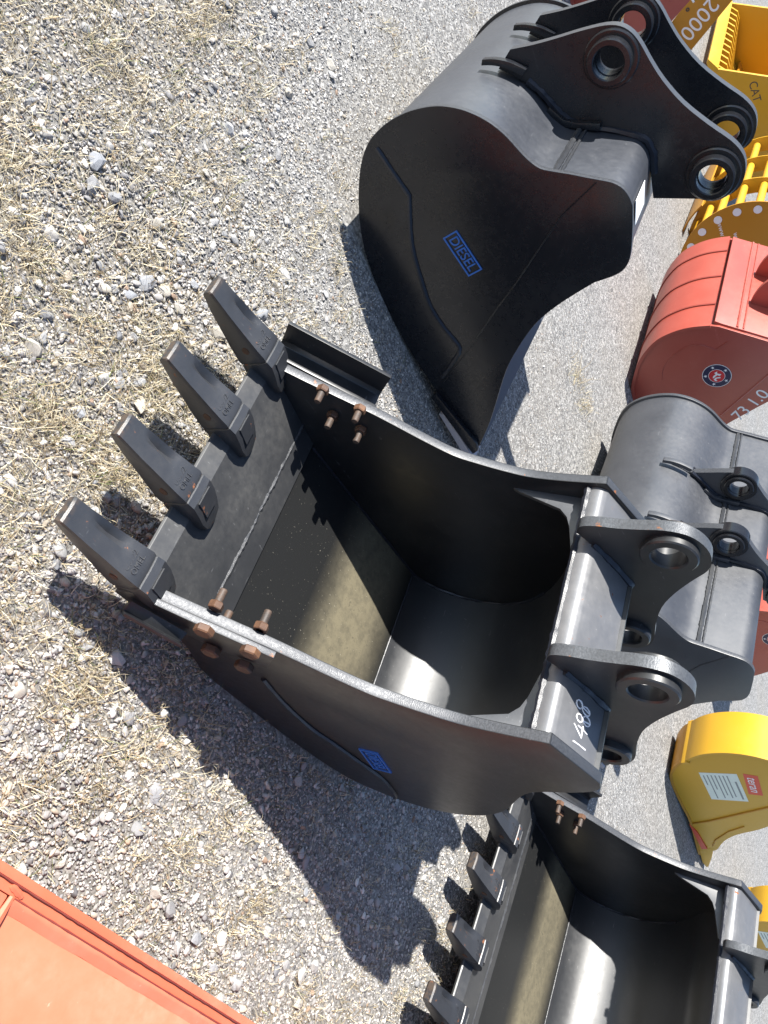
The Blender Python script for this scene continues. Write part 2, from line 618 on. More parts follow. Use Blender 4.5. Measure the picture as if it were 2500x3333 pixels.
def make_tooth_meshes():
    mb = MB()
    S = [(-0.928, 0.032, 0.172, 0.190, 0.93, 0.0), (-0.923, 0.034, 0.164, 0.195, 0.93, 0.0), (-0.878, 0.036, 0.152, 0.197, 0.93, 0.0), (-0.866, 0.037, 0.149, 0.198, 0.8, 0.003), (-0.840, 0.039, 0.145, 0.200, 0.4, 0.015), (-0.812, 0.040, 0.140, 0.202, 0.4, 0.021),
         (-0.780, 0.042, 0.135, 0.205, 0.4, 0.017), (-0.758, 0.044, 0.131, 0.208, 0.84, 0.003), (-0.72, 0.047, 0.127, 0.213, 0.93, 0.0), (-0.692, 0.049, 0.124, 0.218, 0.93, 0.0), (-0.681, 0.0475, 0.126, 0.215, 0.91, 0.0)]
    loft(mb, [tooth_section(q[0], q[1] * 1.08, q[2] - 0.003, q[3] + 0.003, q[4], q[5]) for q in S])
    tooth_me = mb.build('tooth', M['tooth'], bevel=0.0, sharp=28)
    ma = MB()
    A = [(-0.684, 0.043, 0.132, 0.208, 0.86, 0.0), (-0.676, 0.052, 0.122, 0.220, 0.86, 0.0), (-0.655, 0.053, 0.118, 0.224, 0.86, 0.0), (-0.62, 0.053, 0.112, 0.212, 0.84, 0.0),
         (-0.585, 0.050, 0.108, 0.194, 0.80, 0.0), (-0.555, 0.040, 0.110, 0.180, 0.7, 0.0), (-0.538, 0.022, 0.112, 0.166, 0.6, 0.0)]
    loft(ma, [tooth_section(*s) for s in A])
    # raised pad on the top
    plate3(ma, [(-0.650, -0.030, 0.2235), (-0.650, 0.030, 0.2235), (-0.590, 0.026, 0.198), (-0.590, -0.026, 0.198)], (0.35, 0, 1), 0.004)
    ad_me = ma.build('tooth_adapter', M['tooth'], sharp=28)
    mp = MB()
    ring(mp, (-0.728, 0.178), 0.011, 0.0005, -0.050, -0.040, n=14, ch=0.0004)
    ring(mp, (-0.728, 0.178), 0.013, 0.0105, -0.0485, -0.040, n=14, ch=0.0004)
    pin_me = mp.build('pin', M['rust'])
    out = tooth_me.data, ad_me.data, pin_me.data
    for o in (tooth_me, ad_me, pin_me):
        bpy.data.objects.remove(o)
    return out


TOOTH_ME, ADAPTER_ME, PIN_ME = make_tooth_meshes()


def make_bolt_meshes():
    a = MB()
    thread(a, (0, 0, 0), (0, 1, 0), 0.0112, 0.058)
    ob = a.build('bolt', M['rust_dark'], sharp=50)
    b = MB()
    hexnut(b, (0, 0, 0), (0, 1, 0), 0.0195, 0.020, rot=0.3)
    on = b.build('nut', M['rust'], sharp=25)
    c = MB()
    hexnut(c, (0, 0, 0), (0, -1, 0), 0.026, 0.020, rot=0.1)
    oh = c.build('bolt_head', M['rust'], sharp=25)
    r = ob.data, on.data, oh.data
    for o in (ob, on, oh):
        bpy.data.objects.remove(o)
    return r


BOLT_ME, NUT_ME, HEAD_ME = make_bolt_meshes()


def badge(parent, pos, angle, L=0.170, Hh=0.064):
    mb = MB()
    t = 0.0035
    w = 0.005
    for (x0, x1, y0, y1) in ((-L / 2, L / 2, -Hh / 2, -Hh / 2 + w), (-L / 2, L / 2, Hh / 2 - w, Hh / 2), (-L / 2, -L / 2 + w, -Hh / 2 + w, Hh / 2 - w), (L / 2 - w, L / 2, -Hh / 2 + w, Hh / 2 - w)):
        box(mb, x0, x1, y0, y1, -0.002, t)
    b = mb.build('badge', M['blue'], parent)
    on_face(b, pos, angle)
    me = text_mesh('DIESEL', 0.052, 0.0022)
    if not me.materials:
        me.materials.append(M['blue'])
    link('lettering', me, b, loc=(0, 0.0, 0.001)).scale = (0.93, 1.05, 1)
    return b


def gusset_pts(pts):
    a, b = np.array((0.0, 0.735)), np.array((0.065, 0.93))
    d = (b - a) / np.linalg.norm(b - a)
    return [(a[0] + d[0] * s, y, a[1] + d[1] * s) for s, y in pts]


def toothed_bucket(root, W, tooth_y, ear_y, badge_on=True, number=None, inner_bolts=True):
    t = 0.030
    outline = catmull(WALL_BACK, 3) + catmull(WALL_RIM, 3)
    for y0, y1 in ((0, t), (W - t, W)):
        mb = MB()
        prism(mb, outline, y0, y1)
        mb.build('side_wall', [M['black'], M['edge']], root, bevel=0.0025, sharp=30)
    e = 0.004
    a, b = t - e, W - t + e
    mb = MB()
    prism(mb, [(-0.30, 0.092), (0.484, 0.100), (0.500, 0.085), (0.50, 0.055), (-0.14, 0.012), (-0.30, 0.05)], a, b, side=0)
    mb.build('floor_plate', M['dusty'], root)
    mb = MB()
    path = [INNER[0]] + catmull(INNER[0:], 5)[1:]
    sheet(mb, path, -0.028, a, b)
    mb.build('back_plate', M['black_worn'], root, sharp=40)
    mb = MB()
    prism(mb, [(-0.668, 0.146), (-0.664, 0.152), (-0.612, 0.169), (-0.372, 0.1235), (-0.283, 0.108), (-0.280, 0.085), (-0.40, 0.060), (-0.662, 0.136)], a, b, side=0)
    mb.build('lip_plate', M['lip_paint'], root, bevel=0.0012, sharp=8)
    mb = MB()
    wob = [(-0.372 + random.uniform(-0.0025, 0.0025), t + (W - 2 * t) * i / 22, 0.1205 + random.uniform(-0.0015, 0.001)) for i in range(23)]
    tube(mb, wob, 0.0070, 7, 0.28, 0.009)
    mb.build('weld_bead', M['weld'], root)
    mb = MB()
    tube(mb, [(0.484, t, 0.101), (0.484, W - t, 0.101)], 0.003, 6, 0.2, 0.02)
    for yy in (t, W - t):
        tube(mb, [(x, yy, z) for x, z in [(-0.27, 0.095), (0.484, 0.102)] + INNER[1:9]], 0.006, 6, 0.25, 0.014)
    mb.build('weld_bead', M['weld_dark'], root)
    # hinge plate with rounded nose
    mb = MB()
    nose = catmull([(0.014, 0.950), (0.013, 0.970), (0.019, 0.988), (0.035, 1.002)], 4)
    prism(mb, nose + [(0.120, 1.024), (0.212, 1.0445), (0.219, 1.018), (0.060, 0.978), (0.046, 0.950)], a, b, side=0)
    mb.build('hinge_plate', M['black_hinge'], root, sharp=50)
    mb = MB()
    tube(mb, [(0.014, t, 0.948), (0.014, W - t, 0.948)], 0.009, 6, 0.25, 0.014)
    mb.build('weld_bead', M['weld_dark'], root)
    # corner gussets under the hinge plate
    G = [(-0.02, 0.0), (0.003, 0.012), (0.134, 0.052), (0.158, 0.077), (0.171, 0.108), (0.200, 0.225), (0.215, 0.225), (0.215, 0.0)]
    for sgn in (0, 1):
        pts = [(s_, (t + y) if sgn == 0 else (W - t - y)) for s_, y in G]
        mb = MB()
        plate3(mb, gusset_pts(pts), (0.949, 0, -0.316), 0.014)
        mb.build('gusset', M['black_satin'], root, bevel=0.001)
    # gusset rib on the hinge plate at each wall
    for y0, y1 in ((t + 0.055, t + 0.075), (W - t - 0.075, W - t - 0.055)):
        pass
    # ears
    holes = [circle(PIN_UP, 0.060, 28), circle(PIN_LOW, 0.058, 28)]
    core = EAR_TOOTHED[:1] + [EAR_TOOTHED[1]] + catmull(EAR_TOOTHED[2:22], 3) + EAR_TOOTHED[22:]
    for (y0, y1) in ear_y:
        mb = MB()
        prism(mb, core, y0, y1, holes)
        ear = mb.build('ear', [M['black'], M['edge_ear']], root, sharp=30)
        for pin, Rr, r in ((PIN_UP, 0.077, 0.0465), (PIN_LOW, 0.070, 0.043)):
            mb = MB()
            ring(mb, pin, Rr, r, y0 - 0.024, y1 + 0.018)
            mb.build('boss', M['black'], ear)
        mb = MB()
        for yy in (y0, y1):
            tube(mb, [(0.02, yy, 0.995), (0.120, yy, 1.026), (0.222, yy, 1.049), (0.275, yy, 1.012), (0.325, yy, 0.93)], 0.011, 6, 0.25, 0.014)
        mb.build('weld_bead', M['weld_dark'], ear)
    # teeth
    for y in tooth_y:
        ad = link('tooth_adapter', ADAPTER_ME, root, loc=(0, y, 0))
        to = link('tooth', TOOTH_ME, root, loc=(0, y, 0))
        link('pin', PIN_ME, to)
        me = text_mesh('U3222\nOMEL', 0.021, 0.0010)
        if not me.materials:
            me.materials.append(M['tooth'])
        lt = link('lettering', me, to, loc=(-0.712, 0.0, 0.2145), rot=(0.0, math.radians(-17), math.radians(-90)))
        lt.rotation_mode = 'XYZ'
        lt.matrix_local = Matrix.Translation((-0.724, -0.004, 0.2165)) @ Matrix.Rotation(math.radians(-13), 4, 'Y') @ Matrix.Rotation(math.radians(90), 4, 'Z')
    # side cutters: V channel along the lower rim, bolted to each wall
    d = np.array((0.770, 0.638))
    nn = np.array((-0.638, 0.770))
    for sgn in (0, 1):
        P0 = np.array((-0.628, 0.180))
        mb = MB()
        if sgn == 1:
            sec = [(0.002, -0.110), (0.016, -0.110), (0.018, -0.046), (0.088, -0.040), (0.104, -0.026), (0.086, 0.078), (0.072, 0.080), (0.086, -0.012), (0.076, -0.026), (0.030, -0.028), (0.014, 0.006), (0.002, 0.006)]
            L = [[(P0[0] + d[0] * s_ + nn[0] * v, W + yy, P0[1] + d[1] * s_ + nn[1] * v) for yy, v in sec] for s_ in (-0.012, 0.330)]
            loft(mb, L)
        else:
            # thick bolted plate flush with the rim, and the channel seen edge on below its front end
            prism(mb, [(-0.668, 0.170), (-0.618, 0.200), (-0.540, 0.266), (-0.470, 0.330), (-0.372, 0.418), (-0.315, 0.352), (-0.400, 0.235), (-0.560, 0.120), (-0.665, 0.115)], -0.020, -0.001)
            sec = [(-0.028, -0.010), (-0.050, -0.030), (-0.064, -0.004), (-0.070, -0.012), (-0.052, -0.046), (-0.028, -0.040)]
            L = [[(-0.640 + 0.86 * s_ - 0.3 * v, yy, 0.165 + 0.40 * s_ + v) for yy, v in sec] for s_ in (0.0, 0.17)]
            loft(mb, L)
        mb.build('side_cutter', [M['black'], M['edge']], root, bevel=0.002, sharp=30)
        for bx, bz in ((-0.513, 0.300), (-0.417, 0.378), (-0.405, 0.268 - 0.035 * (1 - sgn)), (-0.330, 0.330 - 0.04 * (1 - sgn))):
            if sgn == 1:
                bo = link('bolt', BOLT_ME, root, loc=(bx, W - t, bz), rot=(math.pi, 0, 0))
                link('nut', NUT_ME, bo, loc=(0, 0.0, 0))
            else:
                bo = link('bolt', BOLT_ME, root, loc=(bx, t, bz))
                link('nut', NUT_ME, bo)
                link('bolt_head', HEAD_ME, bo, loc=(0, -t - 0.020, 0))
    # bead line and badge outside the right wall
    bead = catmull([(-0.200, 0.245), (-0.048, 0.212), (0.115, 0.200), (0.215, 0.218), (0.335, 0.235), (0.485, 0.255), (0.640, 0.225), (0.690, 0.198)], 4)
    mb = MB()
    tube(mb, [(x, -0.002, z) for x, z in bead], 0.008, 6, 0.12, 0.02)
    mb.build('weld_bead', M['weld_dark'], root)
    if badge_on:
        badge(root, (0.333, -0.001, 0.318), math.radians(-13))
    if number:
        # hand written with a marker on the sloping hinge plate, upside down for the camera
        p0, p1 = np.array((0.035, 1.002)), np.array((0.212, 1.0445))
        dd = (p1 - p0) / np.linalg.norm(p1 - p0)
        nv = np.array((-dd[1], dd[0]))
        for stroke in number:
            pts = [tuple((p0[0] + dd[0] * s_ + nv[0] * 0.0015, y, p0[1] + dd[1] * s_ + nv[1] * 0.0015)) for s_, y in stroke]
            mb = MB()
            tube(mb, pts, 0.0019, 5, 0.3)
            mb.build('handwriting', M['chalk'], root)


M['edge_ear'] = cut_edge('ear_edge', (0.075, 0.080, 0.088), 0.36, 0.3, 0.45)
M['boss'] = paint('boss_paint', (0.040, 0.040, 0.042), 0.42, (0.12, 0.11, 0.10), 0.2)
M['black_hinge'] = paint('hinge_plate_glare_paint', (0.15, 0.153, 0.162), 0.33, (0.34, 0.33, 0.32), 0.40, peel=0.25, rust=0.05)  # pale grey base stands in for bright sky reflected on the plate
M['black_hinge'].node_tree.nodes['Principled BSDF'].inputs['Metallic'].default_value = 0.35


def ell(cs, cy_, rs, ry, n=16):
    return [(cs + rs * math.cos(2 * math.pi * i / n), cy_ + ry * math.sin(2 * math.pi * i / n)) for i in range(n + 1)]


NUMBER = [[(0.070, 0.056), (0.098, 0.058), (0.128, 0.058)],
          [(0.060, 0.098), (0.080, 0.088), (0.101, 0.078), (0.100, 0.092), (0.099, 0.108)], [(0.078, 0.101), (0.100, 0.100), (0.124, 0.098)],
          ell(0.078, 0.121, 0.014, 0.0095) + ell(0.110, 0.127, 0.017, 0.0115),
          ell(0.066, 0.153, 0.014, 0.010) + ell(0.100, 0.150, 0.018, 0.0095)]

B_YAW = math.radians(51.412)
bucket_b = thing('excavator_bucket', 'black toothed digging bucket with chalk number 1488, mouth open to the camera, in the middle', 'bucket', (0.5671, 1.7856, 0), B_YAW, 'black excavator buckets')
toothed_bucket(bucket_b, 0.8265, [0.030, 0.2855, 0.541, 0.7965], [(0.203, 0.236), (0.598, 0.631)], True, NUMBER)

C_YAW, C_W, C_S = 0.74156, 1.36, 1.016
wl = Vector((-math.sin(C_YAW), math.cos(C_YAW), 0))
c_loc = Vector((1.764, 3.945, 0)) - wl * C_W * C_S
bucket_c = thing('excavator_bucket', 'wide black toothed digging bucket cut off by the lower frame edge, its teeth in shadow', 'bucket', c_loc, C_YAW, 'black excavator buckets', C_S)
toothed_bucket(bucket_c, C_W, [C_W - q for q in (0.035, 0.295, 0.545, 0.795, 1.045, 1.325)], [(C_W - 0.327, C_W - 0.294), (C_W - 0.722, C_W - 0.689)], False, None)

# ------------------------------------------------------------------ smooth lipped buckets seen from behind
# local frame: x from the heel (negative) to the lip (0), near wall at y = 0
S_LOW = [(0.0, 0.108), (-0.147, 0.076), (-0.342, 0.052), (-0.437, 0.035), (-0.544, 0.018), (-0.618, 0.010), (-0.771, 0.002), (-0.870, 0.004), (-0.954, 0.011), (-1.033, 0.026),
         (-1.116, 0.053), (-1.176, 0.079), (-1.220, 0.102), (-1.271, 0.132), (-1.322, 0.170), (-1.364, 0.217), (-1.389, 0.267), (-1.406, 0.326), (-1.413, 0.391), (-1.410, 0.450), (-1.400, 0.503),
         (-1.382, 0.549), (-1.358, 0.591), (-1.324, 0.633), (-1.288, 0.666), (-1.241, 0.697), (-1.185, 0.724), (-1.148, 0.745), (-1.116, 0.772), (-1.096, 0.809), (-1.071, 0.863), (-1.048, 0.908), (-1.026, 0.953),
         (-1.008, 0.986), (-0.984, 1.009), (-0.953, 1.022), (-0.920, 1.026)]
S_TOP = [(-0.858, 1.012), (-0.779, 0.990), (-0.735, 0.971), (-0.707, 0.943), (-0.694, 0.905)]
S_RIM = [(-0.685, 0.840), (-0.659, 0.770), (-0.625, 0.688), (-0.577, 0.598), (-0.526, 0.534), (-0.466, 0.472), (-0.412, 0.422), (-0.347, 0.373), (-0.259, 0.316), (-0.143, 0.240), (-0.053, 0.171), (-0.014, 0.138)]
S_EAR_TOP = [(-1.404, 0.639), (-1.392, 0.720), (-1.385, 0.800), (-1.380, 0.880), (-1.370, 0.960), (-1.352, 1.007), (-1.320, 1.038), (-1.278, 1.057), (-1.221, 1.074), (-1.150, 1.100), (-1.060, 1.147), (-0.971, 1.213), (-0.901, 1.272),
             (-0.853, 1.299), (-0.811, 1.306), (-0.763, 1.295), (-0.728, 1.268), (-0.713, 1.222), (-0.721, 1.165)]
S_EAR_BASE = [(-0.770, 0.990), (-0.858, 1.000), (-0.930, 1.012), (-0.975, 1.002), (-1.000, 0.975), (-1.040, 0.905), (-1.085, 0.805), (-1.108, 0.768), (-1.150, 0.735), (-1.240, 0.690), (-1.290, 0.655), (-1.360, 0.580)]
SP1, SP2 = (-1.268, 0.958), (-0.804, 1.202)


def smooth_bucket(root, W, ears, mat, edge, top, ear_shift=(0, 0), ear_scale=1.0, with_badge=False, collar=True, sticker=False, bead=True):
    t = 0.022
    low = catmull(S_LOW, 3)
    outline = low + catmull(S_TOP, 3) + catmull(S_RIM, 3)
    for y0, y1 in ((0, t), (W - t, W)):
        mb = MB()
        prism(mb, outline, y0, y1)
        mb.build('side_wall', [mat, edge], root, bevel=0.002, sharp=30)
    e = 0.003
    off = 0.014
    path = offset_path(catmull(S_LOW[:30], 3), -off)
    path2 = offset_path(catmull(S_LOW[29:], 3) + [S_TOP[0], S_TOP[1], S_TOP[2]], -off)
    mb = MB()
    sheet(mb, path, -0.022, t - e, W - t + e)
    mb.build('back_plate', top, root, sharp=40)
    mb = MB()
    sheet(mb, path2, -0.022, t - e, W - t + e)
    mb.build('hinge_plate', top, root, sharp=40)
    seam = path[-1]
    mb = MB()
    tube(mb, [(seam[0], t, seam[1]), (seam[0], W - t, seam[1])], 0.011, 7, 0.16, 0.012)
    tube(mb, [(seam[0] + 0.008, t, seam[1] + 0.020), (seam[0] + 0.008, W - t, seam[1] + 0.020)], 0.006, 6, 0.2, 0.012)
    mb.build('weld_bead', M['weld'], root)
    # two layered cutting edge
    mb = MB()
    prism(mb, [(-0.40, 0.062), (0.008, 0.128), (0.024, 0.114), (0.012, 0.0925), (-0.40, 0.030)], t - e, W - t + e, side=0)
    mb.build('lip_plate', M['lip'], root, bevel=0.0015, sharp=25)
    mb = MB()
    prism(mb, [(-0.22, 0.060), (0.045, 0.097), (0.062, 0.083), (0.050, 0.062), (-0.22, 0.026)], -0.012, W + 0.012, side=0)
    mb.build('cutting_edge', M['lip'], root, bevel=0.0015, sharp=25)
    # side cutter strip outside the near wall
    mb = MB()
    prism(mb, [(-0.33, 0.062), (-0.05, 0.150), (-0.010, 0.140), (0.004, 0.112), (-0.32, 0.034)], -0.026, -0.001, side=0)
    mb.build('side_cutter', mat, root, bevel=0.003)
    # ears
    tf = lambda p: ((p[0] + 1.05) * ear_scale - 1.05 + ear_shift[0], (p[1] - 0.85) * ear_scale + 0.85 + ear_shift[1])
    top = [tf(p) for p in S_EAR_TOP]
    core = catmull(top, 3) + S_EAR_BASE
    p1, p2 = tf(SP1), tf(SP2)
    for (y0, y1) in ears:
        mb = MB()
        prism(mb, core, y0, y1, [circle(p1, 0.052, 28), circle(p2, 0.052, 28)])
        ear = mb.build('ear', [mat, edge], root, sharp=30)
        for pn in (p1, p2):
            mb = MB()
            ring(mb, pn, 0.092, 0.047, y0 - 0.016, y1 + 0.016)
            ring(mb, pn, 0.074, 0.050, y0 - 0.052 if collar else y0 - 0.03, y0 - 0.010)
            mb.build('boss', M['boss_gloss'], ear)
        mb = MB()
        for yy in (y0, y1):
            tube(mb, [(x, yy, z + 0.012) for x, z in S_EAR_BASE[1:11]], 0.012, 6, 0.2, 0.014)
        mb.build('weld_bead', M['weld_dark'], ear)
        mb = MB()
        sp = [(-1.412, 0.545), (-1.399, 0.588), (-1.373, 0.636), (-1.332, 0.684)]
        spo = [(-1.395, 0.535), (-1.383, 0.572), (-1.358, 0.618), (-1.318, 0.664)]
        prism(mb, catmull(sp, 3) + catmull(spo, 3)[::-1], y0 - 0.032, y0 - 0.004, side=0)
        mb.build('wear_strip', mat, ear, bevel=0.002)
        mb = MB()
        prism(mb, [(-1.175, 0.700), (-1.190, 0.725), (-1.135, 0.760), (-1.112, 0.800), (-1.085, 0.880), (-1.062, 0.870), (-1.090, 0.800), (-1.112, 0.755)], y0 - 0.028, y0 - 0.001, side=0)
        mb.build('gusset', mat, ear, bevel=0.002)
    if bead:
        bl = [(-1.34, 0.241), (-1.243, 0.265), (-1.152, 0.290), (-1.145, 0.286)] + catmull([(-1.088, 0.262), (-1.009, 0.232), (-0.934, 0.213), (-0.839, 0.201), (-0.760, 0.193), (-0.690, 0.196), (-0.620, 0.212), (-0.560, 0.233), (-0.525, 0.243), (-0.498, 0.232)], 3) + [(-0.470, 0.200), (-0.395, 0.110)]
        mb = MB()
        tube(mb, [(x, -0.001, z) for x, z in bl], 0.0085, 6, 0.12, 0.02)
        mb.build('weld_bead', M['weld_dark'], root)
    mb = MB()
    tube(mb, [(-1.026, -0.0005, 0.935), (-0.949, -0.0005, 0.797), (-0.745, -0.0005, 0.565), (-0.651, -0.0005, 0.448), (-0.523, -0.0005, 0.300), (-0.372, -0.0005, 0.106)], 0.0028, 5, 0.2, 0.02)
    mb.build('seam', mat, root)
    if with_badge:
        badge(root, (-0.899, -0.001, 0.405), math.radians(14))
    if sticker:
        mb = MB()
        mid = [(-0.905, 1.012), (-0.850, 1.000), (-0.800, 0.986)]
        plate3(mb, [(-0.895, 0.10, 1.0112), (-0.895, 0.26, 1.0112), (-0.815, 0.26, 0.9905), (-0.815, 0.10, 0.9905)], (0.25, 0, 1), 0.002)
        s_ = mb.build('sticker', M['white'], root)
        s_['label'] = 'white paper sticker on the back plate'


M['lip'] = paint('lip_primer', (0.50, 0.48, 0.52), 0.5, (0.30, 0.24, 0.2), 0.3)
M['boss_gloss'] = paint('boss_gloss_paint', (0.012, 0.0125, 0.015), 0.18, (0.1, 0.1, 0.1), 0.03, peel=0.05, scratch=0.0)

bucket_a = thing('excavator_bucket', 'glossy black smooth lipped bucket seen from behind, blue badge on its shaded side', 'bucket', (-0.2622, 3.2056, 0), math.radians(42.0), 'black excavator buckets')
smooth_bucket(bucket_a, 1.225, [(0.400, 0.438), (0.790, 0.828)], M['black_new'], M['edge_new'], M['black_sheen'], with_badge=True, sticker=True)

bucket_d = thing('excavator_bucket', 'satin black cleanup bucket with scratched curved back, behind the hinge ears of the numbered bucket', 'bucket', (1.579, 4.778, 0), math.radians(40.26), 'black excavator buckets', 1.05)
smooth_bucket(bucket_d, 1.653, [(0.595, 0.630), (1.030, 1.065)], M['black_satin'], M['edge_new'], M['black_satin'], ear_shift=(0.055, -0.055), ear_scale=0.86, collar=False)

# ------------------------------------------------------------------ red buckets
R_OUT = [(0.30, 0.06), (0.10, 0.012), (-0.020, 0.010), (-0.110, 0.020), (-0.199, 0.055), (-0.307, 0.109), (-0.406, 0.185), (-0.490, 0.286), (-0.530, 0.393), (-0.545, 0.480), (-0.545, 0.560), (-0.537, 0.640)]


def star_pts(c, r, a0=math.pi / 2):
    return [(c[0] + (r if i % 2 == 0 else r * 0.40) * math.cos(a0 + i * math.pi / 5), c[1] + (r if i % 2 == 0 else r * 0.40) * math.sin(a0 + i * math.pi / 5)) for i in range(10)]


def flat_piece(name, pts, z0, z1, mat, parent):
    mb = MB()
    plate3(mb, [(p[0], p[1], z0) for p in pts], (0, 0, 1), z1 - z0)
    return mb.build(name, mat, parent, smooth=False)


def red_bucket(root, W, stencil=True):
    t = 0.02
    curve = catmull(R_OUT, 3)
    top = [(-0.520, 0.690), (-0.340, 0.985), (-0.200, 1.190), (-0.140, 1.230), (-0.060, 1.225)]
    rim = catmull([(0.010, 1.170), (0.120, 0.960), (0.300, 0.640), (0.470, 0.380), (0.560, 0.180)], 4)
    for y0, y1 in ((0, t), (W - t, W)):
        mb = MB()
        prism(mb, curve + top + rim, y0, y1, side=0)
        mb.build('side_wall', M['red'], root, bevel=0.002)
    e = 0.003
    mb = MB()
    sheet(mb, offset_path(curve, 0.010), -0.022, -0.012, W + 0.012)
    mb.build('back_plate', M['red'], root, sharp=40)
    mb = MB()
    sheet(mb, [(-0.555, 0.668), (-0.528, 0.706), (-0.350, 0.998), (-0.205, 1.205), (-0.140, 1.245), (-0.050, 1.240)], -0.016, 0.022, W - 0.022)
    mb.build('hinge_plate', M['red'], root, bevel=0.001)
    for yy in (W * 0.21, W * 0.52, W * 0.825):
        mb = MB()
        band = curve[6:]
        sheet(mb, offset_path(band, 0.018), -0.012, yy - 0.008, yy + 0.008)
        mb.build('rib', M['red_dark'], root)
    mb = MB()
    tube(mb, [(-0.476, 0.03, 0.795), (-0.476, W - 0.03, 0.795)], 0.008, 6, 0.2, 0.02)
    tube(mb, [(-0.455, 0.03, 0.830), (-0.455, W - 0.03, 0.830)], 0.006, 6, 0.2, 0.02)
    mb.build('weld_bead', M['red'], root)
    for yy in (W * 0.30, W * 0.62):
        out = catmull([(-0.447, 0.840), (-0.500, 0.872), (-0.560, 0.925), (-0.600, 0.990), (-0.640, 1.090), (-0.640, 1.220), (-0.560, 1.330), (-0.430, 1.380), (-0.300, 1.400), (-0.200, 1.420), (-0.120, 1.380)], 3) + [(-0.120, 1.25), (-0.20, 1.19), (-0.34, 0.99)]
        mb = MB()
        prism(mb, out, yy, yy + 0.03, [circle((-0.50, 1.18), 0.05, 20), circle((-0.22, 1.32), 0.05, 20)], side=0)
        ear = mb.build('ear', M['red'], root, sharp=30)
        for c in ((-0.50, 1.18), (-0.22, 1.32)):
            mb = MB()
            ring(mb, c, 0.085, 0.045, yy - 0.02, yy + 0.05, 24)
            mb.build('boss', M['red'], ear)
    mb = MB()
    tube(mb, [(0.230, -0.001, 0.580), (-0.081, -0.001, 0.935), (-0.20, -0.001, 1.10)], 0.006, 5, 0.2, 0.03)
    ia = catmull([(-0.340, 0.640), (-0.392, 0.566), (-0.405, 0.50), (-0.385, 0.430), (-0.330, 0.340), (-0.250, 0.27), (-0.15, 0.24)], 3)
    tube(mb, [(-0.395, -0.001, 0.725), (-0.345, -0.001, 0.645)] + [(x, -0.001, z) for x, z in ia], 0.003, 5, 0.2)
    mb.build('weld_bead', M['red'], root)
    mb = MB()
    prism(mb, [(0.10, 0.012), (0.54, 0.10), (0.60, 0.13), (0.60, 0.10), (0.54, 0.06), (0.10, -0.002)], -0.01, W + 0.01, side=0)
    mb.build('cutting_edge', M['red_dark'], root)
    # round decal on the near wall
    dc = flat_piece('decal', circle((0, 0), 0.097, 40), 0, 0.0012, M['white'], root)
    on_face(dc, (-0.125, -0.0005, 0.612), math.radians(12))
    flat_piece('navy_ring', circle((0, 0), 0.093, 40), 0.0008, 0.0020, M['navy'], dc)
    flat_piece('white_ring', circle((0, 0), 0.0555, 36), 0.0014, 0.0028, M['white'], dc)
    flat_piece('red_disc', circle((0, 0), 0.0525, 36), 0.0020, 0.0036, M['decal_red'], dc)
    for k in range(5):
        a = math.pi + 2 * math.pi * k / 5
        flat_piece('star', star_pts((0.074 * math.cos(a), 0.074 * math.sin(a)), 0.0135, a), 0.0015, 0.0028, M['white'], dc)
    flat_piece('letter_t', [(-0.036, 0.018), (-0.020, 0.010), (-0.012, 0.022), (-0.004, 0.034), (0.006, 0.020), (-0.006, 0.006), (0.012, -0.030), (-0.004, -0.026), (-0.018, 0.0), (-0.030, -0.006)], 0.0030, 0.0044, M['white'], dc)
    flat_piece('letter_l', [(0.016, 0.020), (0.026, 0.016), (0.020, -0.004), (0.024, -0.016), (0.040, -0.010), (0.038, -0.022), (0.022, -0.030), (0.010, -0.012)], 0.0030, 0.0044, M['white'], dc)
    if stencil:
        me = text_mesh('73 1.0', 0.125, 0.0008)
        if not me.materials:
            me.materials.append(M['white'])
        tx = link('stencil', me, root)
        on_face(tx, (0.165, -0.0005, 0.790), math.radians(133))


M['red_dark'] = paint('red_paint_worn', (0.22, 0.035, 0.024), 0.5, (0.3, 0.15, 0.1), 0.2)
red_a = thing('excavator_bucket', 'red bucket with ribbed back and round starred decal, behind the glossy black bucket', 'bucket', (-0.7737, 6.0771, 0), math.radians(43.8), 'red excavator buckets')
red_bucket(red_a, 1.173)
red_b = copy_tree(red_a)
red_b['label'] = 'dull red bucket half hidden behind the satin black cleanup bucket'
red_c = copy_tree(red_a)
red_c['label'] = 'dark red bucket seen through the hinge eye of the glossy black bucket'
red_b.location = (1.41, 8.18, 0)
red_c.location = (-3.265, 5.02, 0)

